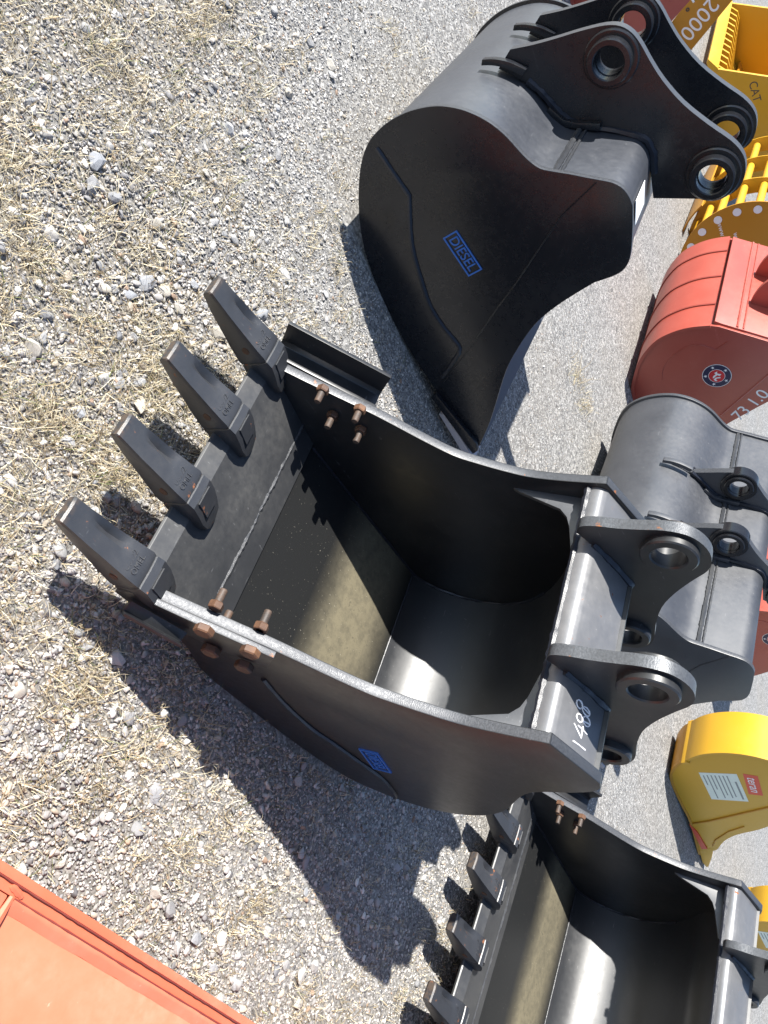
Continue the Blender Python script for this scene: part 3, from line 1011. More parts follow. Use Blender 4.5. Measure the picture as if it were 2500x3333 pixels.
# ------------------------------------------------------------------ yellow sieve bucket
S_YAW = math.radians(38.66)
sieve = thing('sieve_bucket', 'yellow round sieve bucket with barred drum and white bolt heads, behind the red bucket', 'sieve bucket', (-2.22, 7.758, 0), S_YAW)
SC, SRAD = (0.205, 0.560), 0.615
n_ring = 4
for k in range(n_ring):
    yy = 0.0 + k * 0.56
    mb = MB()
    if k == 0:
        prism(mb, circle(SC, SRAD, 72), yy, yy + 0.012, [], side=0)
        o = mb.build('drum_plate', M['yellow_deep'], sieve, sharp=30)
    else:
        prism(mb, circle(SC, SRAD, 72), yy, yy + 0.012, [circle(SC, SRAD * 0.78, 48)], side=0)
        o = mb.build('drum_ring', M['yellow'], sieve, sharp=30)
bars = []
for k in range(21):
    a = 2 * math.pi * k / 21 + math.radians(182.6)
    c = (SC[0] + 0.545 * math.cos(a), SC[1] + 0.552 * math.sin(a))
    if k == 0:
        mb = MB()
        tube(mb, [(0, 0.004, 0), (0, 1.70, 0)], 0.034, 14)
        first = mb.build('bar', M['yellow'], sieve, sharp=60)
        first.location = (c[0], 0, c[1])
        mb = MB()
        ring(mb, (0, 0), 0.035, 0.0004, -0.006, 0.0, 24, 0.002)
        fb = mb.build('bolt_head', M['white'], first)
    else:
        q = first.copy()
        COL.objects.link(q)
        q.location = (c[0], 0, c[1])
        h = fb.copy()
        COL.objects.link(h)
        h.parent = q
mb = MB()
outer = [(SC[0] + 0.66 * math.cos(a), SC[1] + 0.66 * math.sin(a)) for a in np.linspace(math.radians(212), math.radians(268), 16)]
sheet(mb, outer, -0.014, 0.30, 1.72)
mb.build('body_shell', M['yellow_deep'], sieve, sharp=40)
for s_, pos, ang in (('www.v', (-0.200, -0.0005, 0.388), 5), ('www', (-0.095, -0.0005, 0.495), -3)):
    me = text_mesh(s_, 0.062, 0.0006)
    if not me.materials:
        me.materials.append(M['white'])
    o = link('lettering', me, sieve)
    on_face(o, pos, math.radians(ang))
for c in ((0.07, 0.62), (0.14, 0.70)):
    mb = MB()
    ring(mb, c, 0.035, 0.020, -0.02, 0.0, 20)
    mb.build('socket', M['black'], sieve)

# ------------------------------------------------------------------ yellow comb bucket (top right corner)
comb = thing('skeleton_bucket', 'yellow skeleton bucket with toothed comb floor and bright cutting bar, in the top right corner', 'skeleton bucket', (-4.26, 9.29, 0), math.radians(49.68))
K = 0.88


def kz(z):
    return 1.75 - (1.75 - z) * K


CW = 1.62
for y0 in (0.0, CW - 0.03):
    mb = MB()
    prism(mb, [(-0.375, kz(-0.062)), (-0.250, 0.03), (0.30, 0.0), (0.90, 0.12), (1.10, 0.50), (1.0, 1.0), (0.55, 1.25), (0.20, 1.05), (-0.132, kz(0.464)) ], y0, y0 + 0.03, side=0)
    mb.build('side_wall', M['yellow'], comb, bevel=0.002)
mb = MB()
prism(mb, [(-0.47, 0.075), (-0.50, 0.10), (-0.375, 0.175), (-0.345, 0.15), (-0.36, 0.09)], -0.005, CW + 0.005, side=0)
mb.build('cutting_bar', M['yellow'], comb, bevel=0.002)
nt = 12
for k in range(nt):
    y = 0.10 + (CW - 0.2) * k / (nt - 1)
    pts = [(-0.36, 0.165), (-0.29, 0.225), (-0.20, 0.23), (0.25, 0.10), (0.70, 0.15), (0.95, 0.45), (0.93, 0.43), (0.68, 0.11), (0.25, 0.05), (-0.22, 0.05), (-0.36, 0.10)]
    if k == 0:
        mb = MB()
        prism(mb, pts, -0.014, 0.014, side=0)
        tine = mb.build('tine', M['yellow'], comb)
        tine.location = (0, y, 0)
    else:
        q = tine.copy()
        COL.objects.link(q)
        q.location = (0, y, 0)
mb = MB()
sheet(mb, catmull([(0.30, 0.16), (0.62, 0.20), (0.86, 0.45), (0.88, 0.80), (0.70, 1.05), (0.5, 1.15)], 5), -0.02, 0.028, CW - 0.028)
mb.build('back_plate', M['yellow_deep'], comb)
me = text_mesh('CAT', 0.115, 0.0006)
me.materials.append(M['ink'])
o = link('lettering', me, comb)
on_face(o, (-0.02, -0.0005, 0.475), math.radians(4))

# ------------------------------------------------------------------ leaning yellow plate with the white number
plate = thing('steel_plate', 'yellow steel plate with a white number 2000, leaning behind the glossy black bucket', 'plate', (-3.9, 8.0, 0), math.radians(41.0))
mb = MB()
prism(mb, [(-1.20, 0.865), (-0.945, 1.040), (-0.225, 0.030), (-0.235, 0.0), (-0.570, 0.0)], 0.0, 0.035, side=0)
mb.build('plate_body', M['yellow_deep'], plate, bevel=0.002)
me = text_mesh('2000', 0.185, 0.0008)
me.materials.append(M['white'])
o = link('lettering', me, plate)
on_face(o, (-0.548, -0.001, 0.268), math.radians(-56))
mb = MB()
ring(mb, (-0.655, 0.190), 0.016, 0.008, -0.006, 0.0, 16, 0.001)
mb.build('socket', M['ink'], plate)
mb = MB()
box(mb, -1.02, -0.92, 0.036, 0.12, 0.0, 0.72)
mb.build('prop', M['yellow_deep'], plate)

# ------------------------------------------------------------------ narrow yellow trenching buckets
T_OUT = [(0.0, 0.036), (-0.272, 0.008), (-0.844, 0.036), (-1.113, 0.018), (-1.383, 0.002), (-1.524, 0.006), (-1.631, 0.028), (-1.773, 0.105), (-1.838, 0.172), (-1.914, 0.246), (-1.984, 0.343), (-2.031, 0.469), (-2.048, 0.587), (-2.040, 0.70), (-2.010, 0.81)]


def trench_bucket(root):
    W, t = 0.365, 0.018
    back = catmull(T_OUT[3:], 3)
    top = [(-1.960, 0.92), (-1.860, 1.05), (-1.700, 1.12), (-1.500, 1.10)]
    rim = [(-1.30, 0.95), (-1.12, 0.78), (-0.925, 0.600), (-0.760, 0.400), (-0.600, 0.275), (-0.420, 0.190), (-0.360, 0.120)]
    for y0, y1 in ((0.012, 0.012 + t), (W - 0.012 - t, W - 0.012)):
        mb = MB()
        prism(mb, [(-0.272, 0.020), (-0.844, 0.045)] + back + catmull(top, 3) + catmull(rim, 3), y0, y1, side=0)
        mb.build('side_wall', M['yellow'], root, bevel=0.002)
    mb = MB()
    sheet(mb, catmull(T_OUT[8:], 4) + [(-1.960, 0.92), (-1.860, 1.05), (-1.700, 1.12)], -0.022, 0.0, W)
    mb.build('back_plate', M['yellow'], root, sharp=40)
    mb = MB()
    sheet(mb, catmull(T_OUT[1:9], 4), -0.020, 0.004, W - 0.004)
    mb.build('floor_plate', M['yellow_deep'], root, sharp=40)
    mb = MB()
    prism(mb, [(-1.830, 0.150), (-1.855, 0.195), (-1.838, 0.220), (-1.810, 0.180)], -0.012, W + 0.012, side=0)
    mb.build('wear_strip', M['yellow'], root, bevel=0.002)
    for yy in (0.05, W / 2, W - 0.05):
        mb = MB()
        secs = []
        for x, hw, z0, z1 in ((-0.42, 0.040, 0.03, 0.16), (-0.25, 0.036, 0.022, 0.12), (-0.10, 0.030, 0.012, 0.075), (0.0, 0.022, 0.024, 0.045)):
            secs.append([(x, yy - hw, z0), (x, yy + hw, z0), (x, yy + hw, z1), (x, yy - hw, z1)])
        loft(mb, secs)
        mb.build('tooth', M['yellow'], root, bevel=0.004)
    mb = MB()
    plate3(mb, [(-0.824, -0.001, 0.030), (-0.400, -0.001, 0.060), (-0.420, -0.001, 0.110), (-0.70, -0.001, 0.075)], (0, 1, 0), 0.012)
    mb.build('red_mark', M['label_red'], root)
    mb = MB()
    tube(mb, [(-0.830, 0.010, 0.060), (-0.930, 0.010, 0.215), (-1.32, 0.010, 0.720)], 0.010, 6, 0.1)
    tube(mb, [(-0.48, 0.010, 0.165), (-0.60, 0.010, 0.205), (-0.80, 0.010, 0.345), (-0.93, 0.010, 0.480)], 0.006, 6, 0.1)
    mb.build('weld_bead', M['yellow_deep'], root)
    mb = MB()
    ring(mb, (0, 0), 0.030, 0.022, -0.004, 0.002, 20, 0.001)
    hr = mb.build('drain_ring', M['ink'], root)
    hr.matrix_local = Matrix.Translation((-1.905, 0.20, 0.262)) @ Matrix.Rotation(math.radians(45), 4, 'Y') @ Matrix.Rotation(math.radians(-90), 4, 'X')
    mb = MB()
    ring(mb, (0, 0), 0.022, 0.0003, -0.003, 0.002, 20, 0.001)
    hd = mb.build('drain_hole', M['ink'], hr)
    # paper label and red brand label on the near wall
    Y = 0.0115
    mb = MB()
    plate3(mb, [(-1.687, Y, 0.255), (-1.741, Y, 0.540), (-1.351, Y, 0.572), (-1.298, Y, 0.288)], (0, -1, 0), 0.0012)
    lb = mb.build('label', M['label_white'], root)
    for j, (u0, u1) in enumerate(((0.28, 0.93), (0.08, 0.85), (0.08, 0.90), (0.08, 0.80), (0.08, 0.92), (0.08, 0.60), (0.08, 0.95), (0.10, 0.45))):
        v = 0.88 - j * 0.105 - (0.05 if j > 0 else 0)
        p = lambda u, vv: (-1.687 + 0.389 * u - 0.054 * vv, Y - 0.0014, 0.255 + 0.033 * u + 0.285 * vv)
        mb = MB()
        plate3(mb, [p(u0, v - 0.02), p(u1, v - 0.02), p(u1, v + (0.03 if j == 0 else 0.012)), p(u0, v + (0.03 if j == 0 else 0.012))], (0, -1, 0), 0.0005)
        mb.build('printed_line', M['ink_soft'], lb)
    mb = MB()
    plate3(mb, [(-1.760, Y, 0.587), (-1.753, Y, 0.690), (-1.475, Y, 0.692), (-1.467, Y, 0.588)], (0, -1, 0), 0.0014)
    rb = mb.build('brand_label', M['label_red'], root)
    me = text_mesh('teran', 0.100, 0.0004, shear=0.2)
    if not me.materials:
        me.materials.append(M['white'])
    tx = link('lettering', me, rb)
    on_face(tx, (-1.615, Y - 0.002, 0.640), math.radians(1))


M['ink_soft'] = flat('grey_print', (0.22, 0.24, 0.24), 0.6)
ter = thing('excavator_bucket', 'narrow yellow trenching bucket with a red and a white label on its side', 'bucket', (3.403, 7.674, 0), math.radians(42.13), 'yellow trenching buckets')
trench_bucket(ter)
ter2 = copy_tree(ter)
ter2['label'] = 'yellow trenching bucket mostly cut off by the frame, behind the wide black toothed bucket'
ter2.location = (5.68, 9.92, 0)

# ------------------------------------------------------------------ orange tray in the near corner
tray = thing('loader_bucket', 'orange painted steel bucket floor with a welded rim, in the lower left corner', 'bucket', (0.556, 0.746, 0), math.atan2(0.592, 0.607), None)
# local: x along the rim, y to the inside (towards the camera's right), z up
ZT = 0.45
L0, L1 = 0.053, 2.2
XC = 0.076
mb = MB()
box(mb, -1.2, L1, -0.0165, 0.0, ZT - 0.10, ZT)
mb.build('rim_flange', M['orange'], tray, bevel=0.003)
D = -1.9
mb = MB()
box(mb, -1.2, L1, -0.0365, -0.0168, ZT - 0.10, ZT - 0.008)
mb.build('channel', M['orange'], tray, bevel=0.002)
mb = MB()
prism_pts = [(-0.0365, ZT - 0.007), (-0.040, ZT - 0.005), (-0.047, ZT - 0.008), (-0.0615, ZT - 0.0165)]
wavy = [XC + (L1 - XC) * i / 60 for i in range(61)]
V = []
for x in wavy:
    dz = random.uniform(-0.0012, 0.0012)
    V += [(x, y + random.uniform(-0.0012, 0.0012) * (j > 0), z + dz * (j in (1, 2))) for j, (y, z) in enumerate(prism_pts)]
mb.add(V, [(4 * i + j, 4 * i + j + 1, 4 * i + j + 5, 4 * i + j + 4) for i in range(60) for j in range(3)])
mb.build('panel_edge', M['orange_floor'], tray, sharp=60)
mb = MB()
box(mb, XC, L1, D, -0.0605, ZT - 0.06, ZT - 0.0165)
mb.build('floor_panel', M['orange_floor'], tray, bevel=0.003)
mb = MB()
box(mb, -1.2, XC - 0.010, D, -0.037, ZT - 0.06, ZT - 0.012)
mb.build('end_panel', M['orange_floor'], tray, bevel=0.004)
mb = MB()
tube(mb, [(-1.2, -0.0175, ZT - 0.0035), (0.03, -0.0175, ZT - 0.0035), (L1, -0.0180, ZT - 0.0035)], 0.0018, 6, 0.25, 0.015)
tube(mb, [(XC, -0.0368, ZT - 0.006), (L1 * 0.5, -0.0372, ZT - 0.006)], 0.0018, 6, 0.3, 0.02)
mb.build('weld_bead', M['red_dark'], tray)
mb = MB()
tube(mb, [(XC - 0.004, -0.036, ZT - 0.010), (XC - 0.004, D, ZT - 0.012)], 0.0065, 6, 0.3, 0.014)
tube(mb, [(XC - 0.02, -0.022, ZT - 0.008), (XC + 0.012, -0.030, ZT - 0.008)], 0.0055, 6, 0.3, 0.006)
mb.build('weld_bead', M['orange'], tray)
mb = MB()
box(mb, -1.18, L1 - 0.02, D + 0.02, -0.03, 0.0, ZT - 0.10)
mb.build('body', M['orange'], tray, bevel=0.004)

# ------------------------------------------------------------------ the ground


def lattice(seed, n=64):
    return np.random.default_rng(seed).random((n, n))


def vnoise(x, y, scale, seed):
    g = lattice(seed)
    n = g.shape[0]
    u, v = x * scale + 1000.0, y * scale + 1000.0
    i, j = np.floor(u).astype(int), np.floor(v).astype(int)
    fx, fy = u - i, v - j
    fx, fy = fx * fx * (3 - 2 * fx), fy * fy * (3 - 2 * fy)
    a, b = g[i % n, j % n], g[(i + 1) % n, j % n]
    c, d = g[i % n, (j + 1) % n], g[(i + 1) % n, (j + 1) % n]
    return (a * (1 - fx) + b * fx) * (1 - fy) + (c * (1 - fx) + d * fx) * fy


def fbm(x, y, scale, seed):
    return 0.5 * vnoise(x, y, scale, seed) + 0.3 * vnoise(x, y, scale * 2.1, seed + 1) + 0.2 * vnoise(x, y, scale * 4.3, seed + 2)


def verge(x, y):
    """1 on the grassy verge near the camera, 0 on the gravelled yard"""
    q = (y - 0.30 * x - 2.15) + 0.7 * (fbm(x, y, 1.3, 5) - 0.5)
    return 1 / (1 + np.exp(q * 5.0))


def grassiness(x, y):
    left = 1 / (1 + np.exp((x + 0.30) * 3.4))
    g = verge(x, y) * (0.13 + 0.87 * left)
    patch = np.clip((fbm(x, y, 4.5, 21) - 0.42) * 5.0, 0, 1)
    tuft = np.clip((fbm(x, y, 5.0, 33) - 0.62) * 9, 0, 1) * np.clip(1.3 - 0.22 * y, 0, 1)
    return np.clip(g * (0.26 + 0.74 * patch) + 0.30 * tuft, 0, 1)


def ground_material():
    t = NT('gravel_ground')
    vor = t.n('ShaderNodeTexVoronoi', Scale=70.0)
    t.l(t.co('pos'), vor.inputs['Vector'])
    vor2 = t.n('ShaderNodeTexVoronoi', Scale=150.0)
    t.l(t.co('pos'), vor2.inputs['Vector'])
    big = t.noise(0.9, 5, 0.6, 'pos')
    mid = t.noise(7.0, 6, 0.65, 'pos')
    fine = t.noise(320.0, 4, 0.7, 'pos')
    sp = t.n('ShaderNodeSeparateColor')
    t.l(vor.outputs['Color'], sp.inputs[0])
    sp2 = t.n('ShaderNodeSeparateColor')
    t.l(vor2.outputs['Color'], sp2.inputs[0])
    c1 = t.ramp(sp.outputs[0], [(0.0, (0.06, 0.06, 0.062)), (0.35, (0.16, 0.158, 0.155)), (0.7, (0.26, 0.255, 0.245)), (1.0, (0.50, 0.49, 0.475))])
    c2 = t.ramp(sp2.outputs[1], [(0.0, (0.05, 0.05, 0.052)), (0.35, (0.155, 0.153, 0.15)), (0.7, (0.27, 0.265, 0.255)), (1.0, (0.55, 0.54, 0.52))])
    c = t.mix(t.ramp(mid, [(0.40, 0.25), (0.60, 0.85)]), c1, c2)
    c = t.mix(t.mul(t.ramp(big, [(0.45, 0.0), (0.75, 1.0)]), 0.30), c, (0.25, 0.205, 0.15))
    at = t.n('ShaderNodeAttribute', attribute_name='verge')
    soil = t.mix(fine, (0.10, 0.078, 0.05), (0.32, 0.26, 0.175))
    c = t.mix(t.mul(at.outputs['Fac'], t.ramp(mid, [(0.35, 0.25), (0.65, 0.8)])), c, soil)
    c = t.mix(t.ramp(fine, [(0.3, 0.35), (0.5, 0.0)]), c, (0.06, 0.058, 0.055))
    t.set('Base Color', c)
    t.set('Roughness', 0.9)
    t.bump(vor.outputs['Distance'], -0.9, 0.008)
    t.bump(vor2.outputs['Distance'], -0.9, 0.004)
    t.bump(fine, 0.5, 0.002)
    return t.m


M['ground'] = ground_material()
# one sheet out to the horizon: fine near the camera, coarse far away
xs = np.concatenate([np.array([-900, -300, -100, -40, -20, -12, -8, -6]), np.arange(-5, 5.01, 0.1), np.array([6, 8, 12, 20, 40, 100, 300, 900])])
ys = np.concatenate([np.array([-900, -300, -100, -40, -15, -6, -3, -1]), np.arange(0, 8.01, 0.1), np.array([9, 11, 14, 20, 40, 100, 300, 900])])
gx, gy = np.meshgrid(xs, ys)
gz = (fbm(gx, gy, 2.5, 40) - 0.5) * 0.02 * ((np.abs(gx) < 5) & (gy < 3) & (gy > 0)) * verge(gx, gy)
gz = np.minimum(gz, 0.0)
nx_, ny_ = len(xs), len(ys)
gv = np.stack([gx.ravel(), gy.ravel(), gz.ravel()], 1)
gf = [(j * nx_ + i, j * nx_ + i + 1, (j + 1) * nx_ + i + 1, (j + 1) * nx_ + i) for j in range(ny_ - 1) for i in range(nx_ - 1)]
gm = bpy.data.meshes.new('ground')
gm.from_pydata(gv.tolist(), [], gf)
gm.materials.append(M['ground'])
va = gm.attributes.new('verge', 'FLOAT', 'POINT')
va.data.foreach_set('value', (verge(gx, gy) * (0.35 + 0.65 * grassiness(gx, gy))).ravel().astype(np.float32))
gm.polygons.foreach_set('use_smooth', [True] * len(gm.polygons))
ground = link('ground', gm)
ground['kind'] = 'structure'
ground['label'] = 'gravel yard with a strip of dry grass and stones'

# --- stones
PAL = np.array([(0.33, 0.33, 0.34), (0.46, 0.46, 0.455), (0.58, 0.575, 0.565), (0.23, 0.235, 0.25), (0.42, 0.38, 0.32), (0.52, 0.47, 0.40), (0.36, 0.27, 0.21), (0.68, 0.675, 0.66), (0.14, 0.145, 0.16)])
PALW = np.array([0.22, 0.24, 0.14, 0.13, 0.08, 0.07, 0.03, 0.05, 0.04])
PALW = PALW / PALW.sum()


def stone_shape(kind, seed):
    bm = bmesh.new()
    if kind == 0:
        bmesh.ops.create_icosphere(bm, subdivisions=1, radius=1.0)
    else:
        bmesh.ops.create_icosphere(bm, subdivisions=2, radius=1.0)
    bm.verts.ensure_lookup_table()
    V = np.array([v.co[:] for v in bm.verts])
    Fc = np.array([[v.index for v in f.verts] for f in bm.faces])
    bm.free()
    r = np.random.default_rng(seed)
    for _ in range(12 if kind else 6):
        n = r.normal(size=3)
        n /= np.linalg.norm(n)
        d = 0.42 + 0.42 * r.random()
        k = V @ n
        V = V - np.clip(k - d, 0, None)[:, None] * n
    V *= (1 + (r.random(len(V))[:, None] - 0.5) * (0.16 if kind else 0.3))
    V *= np.array([1.15, 0.55 + 0.45 * r.random(), 0.34 + 0.34 * r.random()])
    return V, Fc


def camera_uv(P):
    d = P - np.array([0, 0, CAM_H])
    A = np.array([cx[:], cy[:], cz[:]])
    q = d @ A.T
    return 1250 + F_PX * q[:, 0] / q[:, 2], 1666.5 + F_PX * q[:, 1] / q[:, 2], q[:, 2]


def scatter(n, ymax, margin=260, ymin=0.55):
    out = np.zeros((0, 2))
    while len(out) < n:
        m = n * 3
        y = ymin + (ymax - ymin) * RNG.random(m)
        x = (RNG.random(m) - 0.5) * 2 * (1.5 + 0.75 * y)
        P = np.stack([x, y, np.zeros(m)], 1)
        u, v, z = camera_uv(P)
        ok = (u > -margin) & (u < 2500 + margin) & (v > -margin) & (v < 3333 + margin) & (z > 0.2)
        out = np.concatenate([out, P[ok][:, :2]])
    return out[:n]


def rot_mats(n, tilt=0.5):
    yaw = RNG.random(n) * 2 * np.pi
    a, b = (RNG.random(n) - 0.5) * 2 * tilt, (RNG.random(n) - 0.5) * 2 * tilt
    cz_, sz_ = np.cos(yaw), np.sin(yaw)
    ca, sa = np.cos(a), np.sin(a)
    cb, sb = np.cos(b), np.sin(b)
    Z = np.zeros((n, 3, 3))
    Z[:, 0, 0], Z[:, 0, 1], Z[:, 1, 0], Z[:, 1, 1], Z[:, 2, 2] = cz_, -sz_, sz_, cz_, 1
    X = np.zeros((n, 3, 3))
    X[:, 0, 0], X[:, 1, 1], X[:, 1, 2], X[:, 2, 1], X[:, 2, 2] = 1, ca, -sa, sa, ca
    Yr = np.zeros((n, 3, 3))
    Yr[:, 1, 1], Yr[:, 0, 0], Yr[:, 0, 2], Yr[:, 2, 0], Yr[:, 2, 2] = 1, cb, sb, -sb, cb
    return Z @ X @ Yr


def mesh_from_arrays(name, V, T, col, mat, smooth=False):
    me = bpy.data.meshes.new(name)
    me.vertices.add(len(V))
    me.vertices.foreach_set('co', V.astype(np.float32).ravel())
    k = T.shape[1]
    me.loops.add(T.size)
    me.loops.foreach_set('vertex_index', T.astype(np.int32).ravel())
    me.polygons.add(len(T))
    me.polygons.foreach_set('loop_start', np.arange(0, T.size, k, dtype=np.int32))
    a = me.attributes.new('tint', 'FLOAT_COLOR', 'POINT')
    c4 = np.concatenate([col, np.ones((len(col), 1))], 1)
    a.data.foreach_set('color', c4.astype(np.float32).ravel())
    me.materials.append(mat)
    if smooth:
        me.polygons.foreach_set('use_smooth', [True] * len(T))
    me.update()
    me.validate()
    return me


def tint_material(name, rough, trans=0.0, speck=True):
    t = NT(name)
    at = t.n('ShaderNodeAttribute', attribute_name='tint')
    c = at.outputs['Color']
    if speck:
        n = t.noise(500.0, 4, 0.7, 'pos')
        n2 = t.noise(90.0, 4, 0.6, 'pos')
        hsv = t.n('ShaderNodeHueSaturation')
        t.l(c, hsv.inputs['Color'])
        t.l(t.ramp(t.mul(t.mul(n, 0.5), t.mul(n2, 0.5), 'ADD'), [(0.3, 0.72), (0.7, 1.25)]), hsv.inputs['Value'])
        c = hsv.outputs[0]
        t.bump(n, 0.35, 0.001)
    t.set('Base Color', c)
    t.set('Roughness', rough)
    t.b.inputs['Specular IOR Level'].default_value = 0.3
    return t.m


M['stone'] = tint_material('gravel_stone', 0.85)
M['straw'] = tint_material('dry_straw', 0.7, speck=False)


def stone_field(xy, size, kind, name, col_shift=1.0):
    n = len(xy)
    shapes = [stone_shape(kind, 100 + 7 * i + kind) for i in range(10)]
    pick = RNG.integers(0, 10, n)
    rot = rot_mats(n, 0.45)
    pal = PAL[RNG.choice(len(PAL), n, p=PALW)] * (0.58 + 0.50 * RNG.random((n, 1))) * col_shift * (1 + verge(xy[:, 0], xy[:, 1] - 0.3)[:, None] * np.array([0.03, 0.0, -0.03]) + np.array([0.02, 0.0, -0.02]))
    Vs, Ts, Cs = [], [], []
    base = 0
    for k in range(10):
        idx = np.where(pick == k)[0]
        if not len(idx):
            continue
        V, Fc = shapes[k]
        W_ = np.einsum('nij,vj->nvi', rot[idx], V) * size[idx][:, None, None]
        W_[:, :, 0] += xy[idx, 0][:, None]
        W_[:, :, 1] += xy[idx, 1][:, None]
        W_[:, :, 2] += (size[idx] * 0.16)[:, None]
        m = len(V)
        Ts.append((Fc[None] + (base + np.arange(len(idx)) * m)[:, None, None]).reshape(-1, 3))
        Vs.append(W_.reshape(-1, 3))
        Cs.append(np.repeat(pal[idx], m, axis=0))
        base += len(idx) * m
    return mesh_from_arrays(name, np.concatenate(Vs), np.concatenate(Ts), np.concatenate(Cs), M['stone'])


# keep the gravel out of the steel: footprints of the things that stand on it
def inside_things(xy):
    hit = np.zeros(len(xy), bool)
    for root, x0, x1, y0, y1 in ((bucket_b, -0.15, 0.62, -0.02, 0.85), (bucket_c, -0.15, 0.62, -0.02, C_W + 0.02), (bucket_a, -1.15, -0.45, -0.02, 1.25), (tray, -1.18, 2.2, -1.9, 0.0)):
        yaw = root.rotation_euler[2]
        s = root.scale[0]
        dx, dy = xy[:, 0] - root.location.x, xy[:, 1] - root.location.y
        lx, ly = (np.cos(yaw) * dx + np.sin(yaw) * dy) / s, (-np.sin(yaw) * dx + np.cos(yaw) * dy) / s
        hit |= (lx > x0) & (lx < x1) & (ly > y0) & (ly < y1)
    return hit


xy = scatter(230000, 6.0)
gr_ = grassiness(xy[:, 0], xy[:, 1])
keep = RNG.random(len(xy)) < np.clip(1.35 - 0.20 * xy[:, 1], 0.25, 1) * np.clip(1.0 - 0.42 * gr_, 0.3, 1)
xy = xy[keep & ~inside_things(xy)][:125000]
vg = verge(xy[:, 0], xy[:, 1] - 0.5)
sz = (0.0030 + 0.0034 * RNG.random(len(xy)) ** 1.8) * (0.88 + 0.34 * vg)
g = link('gravel', stone_field(xy, sz, 0, 'gravel'))
g['kind'] = 'stuff'
g['label'] = 'small grey crushed gravel covering the yard'
xy = scatter(24000, 4.6)
den = np.clip(0.25 + 1.8 * (fbm(xy[:, 0], xy[:, 1], 1.6, 61) - 0.35), 0.05, 1) * np.clip(0.06 + verge(xy[:, 0], xy[:, 1] - 0.9), 0, 1) * np.clip(1.0 - 0.30 * grassiness(xy[:, 0], xy[:, 1]), 0.2, 1)
xy = xy[(RNG.random(len(xy)) < den) & ~inside_things(xy)][:11000]
sz = (0.0062 + 0.0105 * RNG.random(len(xy)) ** 2.3) * (0.72 + 0.28 * verge(xy[:, 0], xy[:, 1] - 0.3))
g = link('gravel', stone_field(xy, sz, 1, 'gravel_coarse', 1.05))
g['kind'] = 'stuff'
g['label'] = 'coarser pale stones mixed into the gravel verge'

# single stones big enough to pick out
t_ = NT('single_stone')
oi = t_.n('ShaderNodeObjectInfo')
c_ = t_.ramp(oi.outputs['Random'], [(0.0, (0.20, 0.205, 0.22)), (0.25, (0.36, 0.355, 0.35)), (0.5, (0.44, 0.43, 0.42)), (0.68, (0.50, 0.46, 0.39)), (0.85, (0.30, 0.31, 0.33)), (1.0, (0.58, 0.57, 0.55))])
n_ = t_.noise(70.0, 6, 0.65)
hs = t_.n('ShaderNodeHueSaturation')
t_.l(c_, hs.inputs['Color'])
t_.l(t_.ramp(n_, [(0.3, 0.65), (0.7, 1.25)]), hs.inputs['Value'])
t_.set('Base Color', hs.outputs[0])
t_.set('Roughness', 0.8)
t_.bump(n_, 0.5, 0.003)
M['single_stone'] = t_.m
stone_meshes = []
for i in range(14):
    V, Fc = stone_shape(1, 900 + i)
    me = bpy.data.meshes.new('stone')
    me.from_pydata(V.tolist(), [], Fc.tolist())
    me.materials.append(M['single_stone'])
    if i % 3 == 0:
        me.polygons.foreach_set('use_smooth', [True] * len(Fc))
    stone_meshes.append(me)
xy = scatter(3000, 3.2, margin=60)
den = np.clip((fbm(xy[:, 0], xy[:, 1], 1.6, 61) - 0.30) * 2, 0.05, 1) * np.clip(verge(xy[:, 0], xy[:, 1] - 0.45), 0.03, 1)
xy = xy[(RNG.random(len(xy)) < den) & ~inside_things(xy)][:300]
for i, (x, y) in enumerate(xy):
    s = 0.0145 + 0.0165 * random.random() ** 2.2
    o = link('stone', stone_meshes[i % 14], ground, loc=(x, y, s * 0.16), rot=(random.uniform(-.4, .4), random.uniform(-.4, .4), random.uniform(0, 6.28)))
    o.scale = (s, s, s)

TUFTS = [(-0.80, 4.86), (-0.62, 4.98), (-0.10, 5.27), (1.22, 1.77), (0.96, 1.60)]


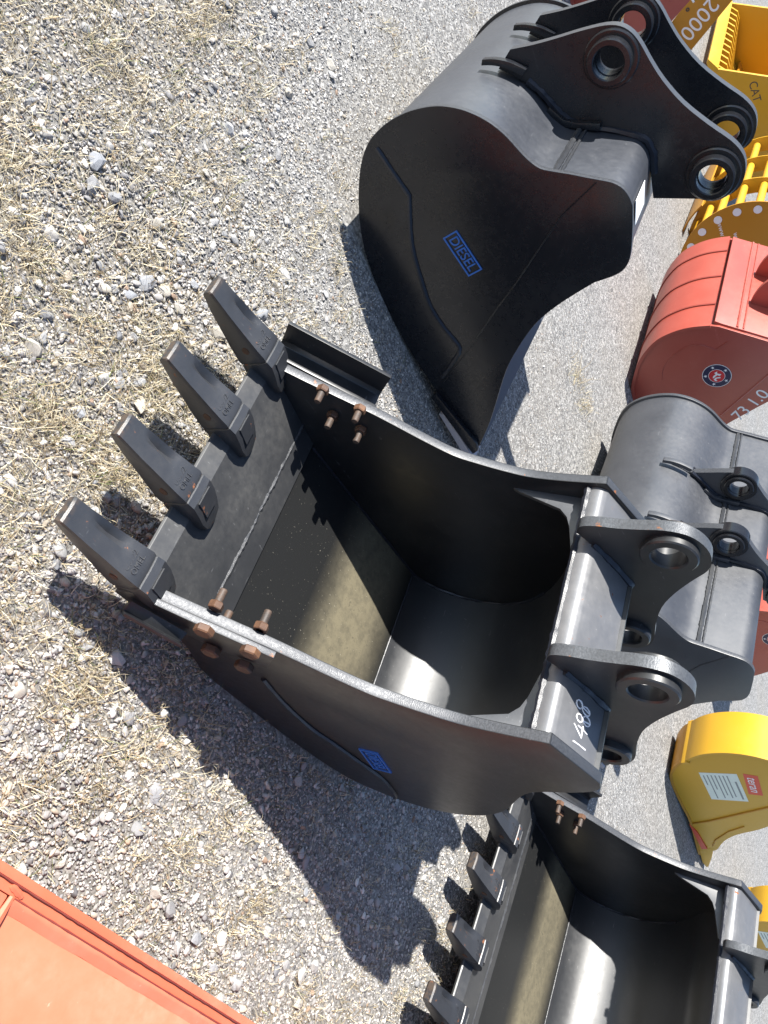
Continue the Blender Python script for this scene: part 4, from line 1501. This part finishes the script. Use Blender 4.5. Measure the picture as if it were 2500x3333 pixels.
# --- dry grass: thin bent straws lying on the gravel
def straw_field(n, name):
    xy = scatter(n * 5, 3.6, ymin=0.5)
    gd = grassiness(xy[:, 0], xy[:, 1])
    xy = xy[(RNG.random(len(xy)) < gd ** 1.05) & ~inside_things(xy)][:n]
    n = len(xy)
    # small tufts that survive in the yard
    for k, (tx, ty) in enumerate(TUFTS):
        m = slice(k * 110, k * 110 + 110)
        xy[m] = np.array([tx, ty]) + RNG.normal(size=(110, 2)) * np.array([0.05, 0.08])
    # straws gather in tufts
    tuft = RNG.integers(0, max(1, n // 9), n)
    order = RNG.permutation(n)
    cen = xy[order[tuft % n]]
    loose = RNG.random(n) < 0.72
    loose[:110 * len(TUFTS)] = False
    xy = np.where(loose[:, None], cen + RNG.normal(size=(n, 2)) * 0.022, xy)
    L = 0.014 + 0.062 * RNG.random(n) ** 2.6
    L[:60] = 0.10 + 0.16 * RNG.random(60)
    w = 0.0006 + 0.0007 * RNG.random(n)
    az = RNG.random(n) * 2 * np.pi
    bend = (RNG.random(n) - 0.5) * 2.4
    lift = 0.003 + 0.022 * RNG.random(n) ** 2.2
    zt = lift + L * np.where(RNG.random(n) < 0.22, 0.45 * RNG.random(n), 0.05)
    segs = 4
    V = np.zeros((n, (segs + 1) * 2, 3))
    px, py, ang = xy[:, 0].copy(), xy[:, 1].copy(), az.copy()
    for s in range(segs + 1):
        t = s / segs
        z = 0.002 + lift * 4 * t * (1 - t) + zt * t * t
        ww = w * (1 - 0.75 * t)
        nx, ny = -np.sin(ang), np.cos(ang)
        V[:, 2 * s] = np.stack([px + nx * ww, py + ny * ww, z], 1)
        V[:, 2 * s + 1] = np.stack([px - nx * ww, py - ny * ww, z + ww * 0.7], 1)
        px += np.cos(ang) * L / segs
        py += np.sin(ang) * L / segs
        ang += bend / segs
    T = np.array([[2 * s, 2 * s + 1, 2 * s + 3, 2 * s + 2] for s in range(segs)])
    k = (segs + 1) * 2
    F = (T[None] + (np.arange(n) * k)[:, None, None]).reshape(-1, 4)
    cols = np.array([(0.40, 0.335, 0.215), (0.50, 0.435, 0.30), (0.30, 0.235, 0.14), (0.17, 0.125, 0.07), (0.58, 0.53, 0.41), (0.13, 0.15, 0.05)])
    c = cols[RNG.choice(6, n, p=[0.28, 0.24, 0.2, 0.12, 0.12, 0.04])] * (0.7 + 0.6 * RNG.random((n, 1)))
    return mesh_from_arrays(name, V.reshape(-1, 3), F, np.repeat(c, k, axis=0), M['straw'])


g = link('dry_grass', straw_field(50000, 'dry_grass'))
g['kind'] = 'stuff'
g['label'] = 'dry straw coloured grass lying over the gravel verge'
